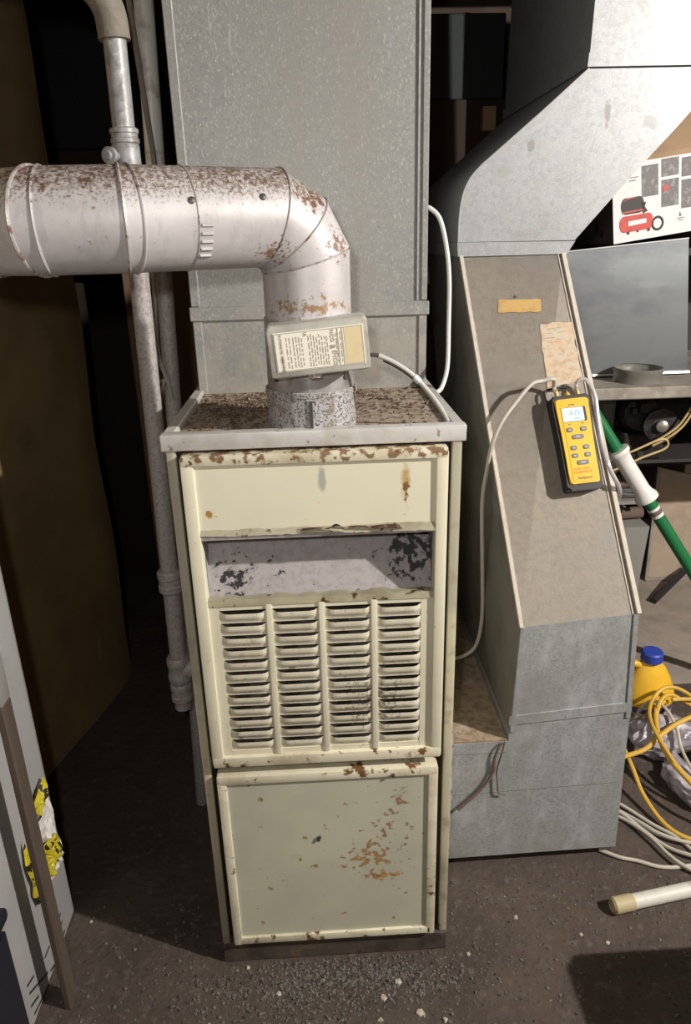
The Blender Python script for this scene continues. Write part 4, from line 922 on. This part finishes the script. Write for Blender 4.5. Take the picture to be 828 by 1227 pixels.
# tan panel leaning behind
tb = thing('hardboard_panel', 'tan hardboard panel with metal edge leaning under the bench at right', 'panel', (1.55, 1.46, .005))
bm = new(); prism(bm, [(1.262, 1.475, .016), (1.95, 1.475, -.0+.006), (1.95, 1.490, .36), (1.38, 1.490, .425), (1.262, 1.490, .455)], (0, .010, 0)); obj('board', bm, 'tan_board', tb)
bm = new(); strip(bm, (1.255, 1.472, .010), (1.255, 1.487, .46), .012, .006, (0, -1, .1)); strip(bm, (1.252, 1.472, .012), (1.60, 1.472, .006), .012, .006, (0, -1, .1)); obj('edge_strip', bm, 'counter', tb)
bm = new(); tube(bm, [(1.20, 1.29, .014), (1.40, 1.452, .060)], .013, 8); single('black_bar', bm, 'black_rubber', 'short black bar lying against the foot of the tan panel', 'bar')
# green pole
gpz = thing('green_pole', 'green fibreglass pole with white plastic grip leaning on the bench at right', 'pole', (1.28, .74, .016))
p0, p1 = V((.66, .868, .943)), V((1.278, .74, .018)); pd = (p1 - p0).normalized(); ln = (p1 - p0).length
bm = new(); tube(bm, [p0, p1], .0165, 18); obj('shaft', bm, 'green', gpz)
def gp_at(s): return p0 + pd * s
bm = new(); lathe(bm, [(.0185, .262), (.030, .264), (.0305, .274), (.024, .284), (.0225, .305), (.0225, .395), (.025, .408), (.031, .420), (.031, .430), (.0185, .433)], p0, pd, 24); obj('grip', bm, 'white_plastic', gpz, label='white plastic grip')
bm = new(); lathe(bm, [(.0170, .458), (.0172, .460), (.0172, .486), (.0170, .488)], p0, pd, 18); obj('sticker_band', bm, 'white_plastic', gpz)
bm = new(); lathe(bm, [(.0174, .466), (.0176, .467), (.0176, .478), (.0174, .479)], p0, pd, 18); obj('sticker_mark', bm, 'rag', gpz)

# ------------------------------------------------------------------ jug, bags, cords on the floor at right
jx, jy = .885, .655
jg = thing('yellow_jug', 'yellow plastic jug with blue cap standing behind the plastic bags', 'jug', (jx, jy, 0))
bm = new(); lathe(bm, [(.064, .058), (.072, .063), (.0745, .078), (.070, .100), (.056, .135), (.040, .164), (.029, .178), (.025, .188)], (jx, jy, 0), Z, 36, cap=False)
for v in bm.verts: v.co.y = jy + (v.co.y - jy) * .7
obj('shoulder', bm, 'jug_yellow', jg)
bm = new(); lathe(bm, [(.064, .002), (.071, .008), (.071, .044), (.068, .047)], (jx, jy, 0), Z, 36)
for v in bm.verts: v.co.y = jy + (v.co.y - jy) * .7
obj('lower_label', bm, 'jug_clear', jg)
bm = new(); lathe(bm, [(.0695, .043), (.0725, .047), (.0715, .060), (.066, .063)], (jx, jy, 0), Z, 36)
for v in bm.verts: v.co.y = jy + (v.co.y - jy) * .7
obj('purple_band', bm, 'jug_label', jg)
bm = new(); lathe(bm, [(.0255, .184), (.0285, .186), (.0285, .209), (.0255, .213), (.010, .214)], (jx, jy, 0), Z, 28); obj('cap', bm, 'jug_blue', jg)
bm = new(); tube(bm, smooth([(jx - .030, jy, .172), (jx - .052, jy, .176), (jx - .066, jy, .160), (jx - .074, jy, .125), (jx - .072, jy, .085)], 6), .0105, 12); obj('handle', bm, 'jug_yellow', jg)
single('plastic_bag', rest(blob((.865, .50, .06), (.105, .055, .05), 11, 3.2, .30, 4, .45), .001), 'bag', 'crumpled lilac plastic bag in front of the yellow jug', 'bag', ang=50)
single('plastic_bag', rest(blob((.99, .49, .07), (.07, .07, .05), 21, 3.4, .30, 4, .45), .001), 'bag', 'crumpled lilac plastic bag at right edge under the yellow cord', 'bag', ang=50)
single('plastic_bag', rest(blob((.855, .375, .03), (.035, .085, .028), 31, 3.4, .30, 4, .45), .001), 'bag', 'long crumpled lilac plastic bag inside the yellow cord coil', 'bag', ang=50)
# yellow extension cord: a coil lying on the bags
pts = []
for k in range(3 * 16 + 1):
    a = math.pi * .55 + 2 * math.pi * k / 16; t = k / 48
    rx, ry = .098 - .012 * math.sin(t * 5), .158 - .02 * math.sin(t * 7 + 1)
    pts.append((.905 + .012 * math.sin(t * 9) + rx * math.cos(a), .405 + .012 * math.cos(t * 8) + ry * math.sin(a) , .095 + .035 * math.sin(a) + .010 * math.sin(3 * a + t * 6) + .006 * (k // 16)))
bm = new(); tube(bm, smooth(pts, 3), .0052, 8)
tube(bm, smooth([(.66, .405, .065), (.70, .408, .072), (.77, .415, .088), (.82, .44, .108), (.88, .47, .120), (.95, .49, .128), (1.02, .50, .12), (1.10, .49, .10)], 6), .0060, 10)
tube(bm, smooth([(.735, .44, .07), (.735, .385, .055), (.738, .33, .03), (.755, .26, .012), (.79, .215, .008), (.86, .19, .008), (.95, .19, .008)], 6), .0052, 8)
single('extension_cable', bm, 'cord', 'yellow extension cord coiled on the plastic bags at right', 'cord')
def cord(pts, label, mat='cord_white', r=.0042):
    bm = new(); tube(bm, smooth(pts, 7), r, 8); single('power_cable', bm, mat, label, 'cable')
cord([(.63, .37, .006), (.682, .329, .0075), (.73, .265, .006), (.765, .225, .006), (.785, .18, .0055), (.775, .150, .005), (.735, .143, .005), (.694, .147, .005), (.655, .165, .0055), (.622, .176, .006), (.585, .20, .006)], 'off white cord hooking round in front of the others to the duct foot')
cord([(.63, .345, .006), (.674, .308, .006), (.705, .262, .0125), (.732, .228, .013), (.78, .20, .013), (.86, .185, .013)], 'off white cord running right just under the yellow cord')
cord([(.62, .34, .006), (.668, .300, .013), (.705, .245, .006), (.737, .195, .006), (.78, .160, .013), (.86, .135, .006)], 'off white cord crossing in the middle of the white cords')
cord([(.63, .31, .006), (.672, .285, .006), (.706, .222, .013), (.724, .170, .013), (.742, .140, .013), (.79, .105, .006), (.86, .075, .006)], 'off white cord passing nearest the floor pipe')
cord([(.82, .60, .02), (.845, .565, .115), (.865, .52, .13), (.875, .47, .105), (.872, .43, .075), (.868, .36, .065), (.90, .28, .02), (1.0, .25, .006)], 'white cord looping up in front of the yellow jug')
pv = thing('floor_pipe', 'white plastic pipe with tan end fitting lying on the floor at right', 'pipe', (.65, .063, 0))
pa, pb = V((.556, .050, .0165)), V((.98, .118, .0165)); pdv = (pb - pa).normalized()
bm = new(); tube(bm, [pa + pdv * .03, pb], .0148, 20); obj('pipe_body', bm, 'pvc', pv)
bm = new(); lathe(bm, [(.0125, -.004), (.0165, .0), (.0165, .040), (.0150, .042)], pa, pdv, 20, cap=False); lathe(bm, [(.0125, -.004), (.0115, .029)], pa, pdv, 20, cap=False); obj('end_fitting', bm, 'pvc_fit', pv)
bm = new(); lathe(bm, [(.0118, .020), (.0118, .0285)], pa, pdv, 20); obj('pipe_bore', bm, 'black_rubber', pv)

# stand-in bag at the right edge of the view, added to cast the broad shadow
tg = thing('shadow_bag', 'stand-in black nylon bag at the lower right corner, added to cast a broad shadow', 'bag', (.80, -.32, 0))
bm = new(); box(bm, .612, .98, -.52, -.135, .002, .25, .03, 3); obj('bag_body', bm, 'black_bag', tg)
bm = new(); box(bm, .64, .95, -.49, -.165, .25, .29, .02, 2); obj('bag_top', bm, 'black_bag', tg)
bm = new(); tube(bm, smooth([(.70, -.33, .28), (.71, -.33, .32), (.80, -.33, .34), (.89, -.33, .32), (.90, -.33, .28)], 6), .012, 10); obj('bag_handle', bm, 'black_bag', tg)

# ------------------------------------------------------------------ dim things far back
bm = new(); box(bm, -1.5, -.52, 2.12, 2.19, 1.62, 2.05); single('green_sheet', bm, 'teal_dark', 'dark green sheet hanging on the far wall at upper left', 'sheet')
def carton(x0, x1, y0, y1, z0, z1, mat, label, seam=True):
    t = thing('cardboard_box', label, 'box', ((x0 + x1) / 2, (y0 + y1) / 2, z0)); bm = new(); box(bm, x0, x1, y0, y1, z0, z1, .004); obj('box_body', bm, mat, t)
    bm = new(); box(bm, x0 + (x1 - x0) * .46, x0 + (x1 - x0) * .54, y0 - .001, y1, z1 - .001, z1 + .001); box(bm, x0 + (x1 - x0) * .46, x0 + (x1 - x0) * .54, y0 - .001, y0 + .001, z1 - .07, z1); obj('tape', bm, 'card_dark', t); return t
carton(.30, .95, 1.72, 2.14, 0, .95, 'card_dark', 'large dark cardboard box on the floor behind the ducts')
carton(.34, .90, 1.74, 2.10, .951, 1.70, 'card_dark', 'tall dark brown cardboard box in the gap right of the plenum')
carton(.42, .68, 1.76, 2.08, 1.701, 1.95, 'teal_dark', 'dark grey box on top of the box stack right of the plenum')
bm = new(); box(bm, .602, .645, 1.70, 1.735, 1.60, 1.672); single('wood_offcut', bm, 'cardboard', 'small pale wood offcut before the tall dark box', 'offcut')
carton(-.95, -.62, 1.72, 2.08, 0, 1.15, 'card_dark', 'dark tall box on the floor behind the brown board')
carton(-.62, -.30, 1.55, 1.95, 0, 1.50, 'card_brown', 'dim brown box standing on the floor behind the gas pipe')

# ------------------------------------------------------------------ grit on the floor
bm = new()
def pebble(bm, x, y, s, rnd):
    pts = []; a0 = rnd.random() * 6.3; h = s * rnd.uniform(.4, .8); k = 5
    ring = [bm.verts.new((x + s * rnd.uniform(.6, 1.1) * math.cos(a0 + 2 * math.pi * i / k), y + s * rnd.uniform(.6, 1.1) * math.sin(a0 + 2 * math.pi * i / k), .0002)) for i in range(k)]
    mid = [bm.verts.new((v.co.x * .8 + x * .2 + rnd.uniform(-.2, .2) * s, v.co.y * .8 + y * .2, h * rnd.uniform(.5, .9))) for v in ring]
    top = bm.verts.new((x + rnd.uniform(-.2, .2) * s, y, h))
    for i in range(k):
        j = (i + 1) % k; bm.faces.new((ring[i], ring[j], mid[j], mid[i])); bm.faces.new((mid[i], mid[j], top))
rg = random.Random(3)
for k in range(5200):
    if k < 1900: x = rg.gauss(.02, .11); y = rg.gauss(-.055, .028)
    elif k < 3300: x = rg.gauss(-.17, .13); y = rg.gauss(-.18, .07)
    else: x = rg.uniform(-.5, .85); y = rg.uniform(-.35, .15)
    if y > -.011 and -.23 < x < .23: continue
    if x > .20 and y > .17: continue
    if x > .60 and y < -.12: continue
    pebble(bm, x, y, abs(rg.gauss(.0018, .0010)) + .0007, rg)
g_ = single('floor_grit', bm, 'gravel_grey', 'loose grey grit scattered over the floor before the furnace', 'grit', ang=0); g_['kind'] = 'stuff'
spots = [(.082, -.093, .008, 'pale chip in the thick of the grit before the middle of the furnace'), (.143, -.125, .010, 'largest pale chip, near the bottom edge right of the furnace middle'),
         (.112, -.067, .008, 'pale chip close under the right half of the lower furnace door'), (.073, -.132, .006, 'small pale chip left of the largest chip at the bottom edge'),
         (-.105, -.075, .007, 'pale chip under the left part of the lower furnace door'), (-.225, -.125, .006, 'pale chip on the bright grit left of the furnace foot'),
         (-.165, -.02, .005, 'white crumb touching the left end of the furnace base pan'), (.25, -.02, .005, 'white crumb just right of the furnace foot'),
         (.475, .005, .005, 'pale chip left of the white floor pipe'), (.52, -.015, .005, 'pale chip just below the tan end of the white floor pipe'),
         (.36, .05, .006, 'pale chip on bare floor before the return duct foot'), (.185, -.140, .006, 'pale chip right of the largest chip at the bottom edge'),
         (-.49, .10, .005, 'tiny white chip beside the foot of the white cabinet')]
for x, y, s, lb in spots:
    bm = new(); pebble(bm, x, y, s, rg); single('stone_chip', bm, 'chip', lb, 'chip', 'pale chips on the floor', base=V((x, y, 0)), ang=0)
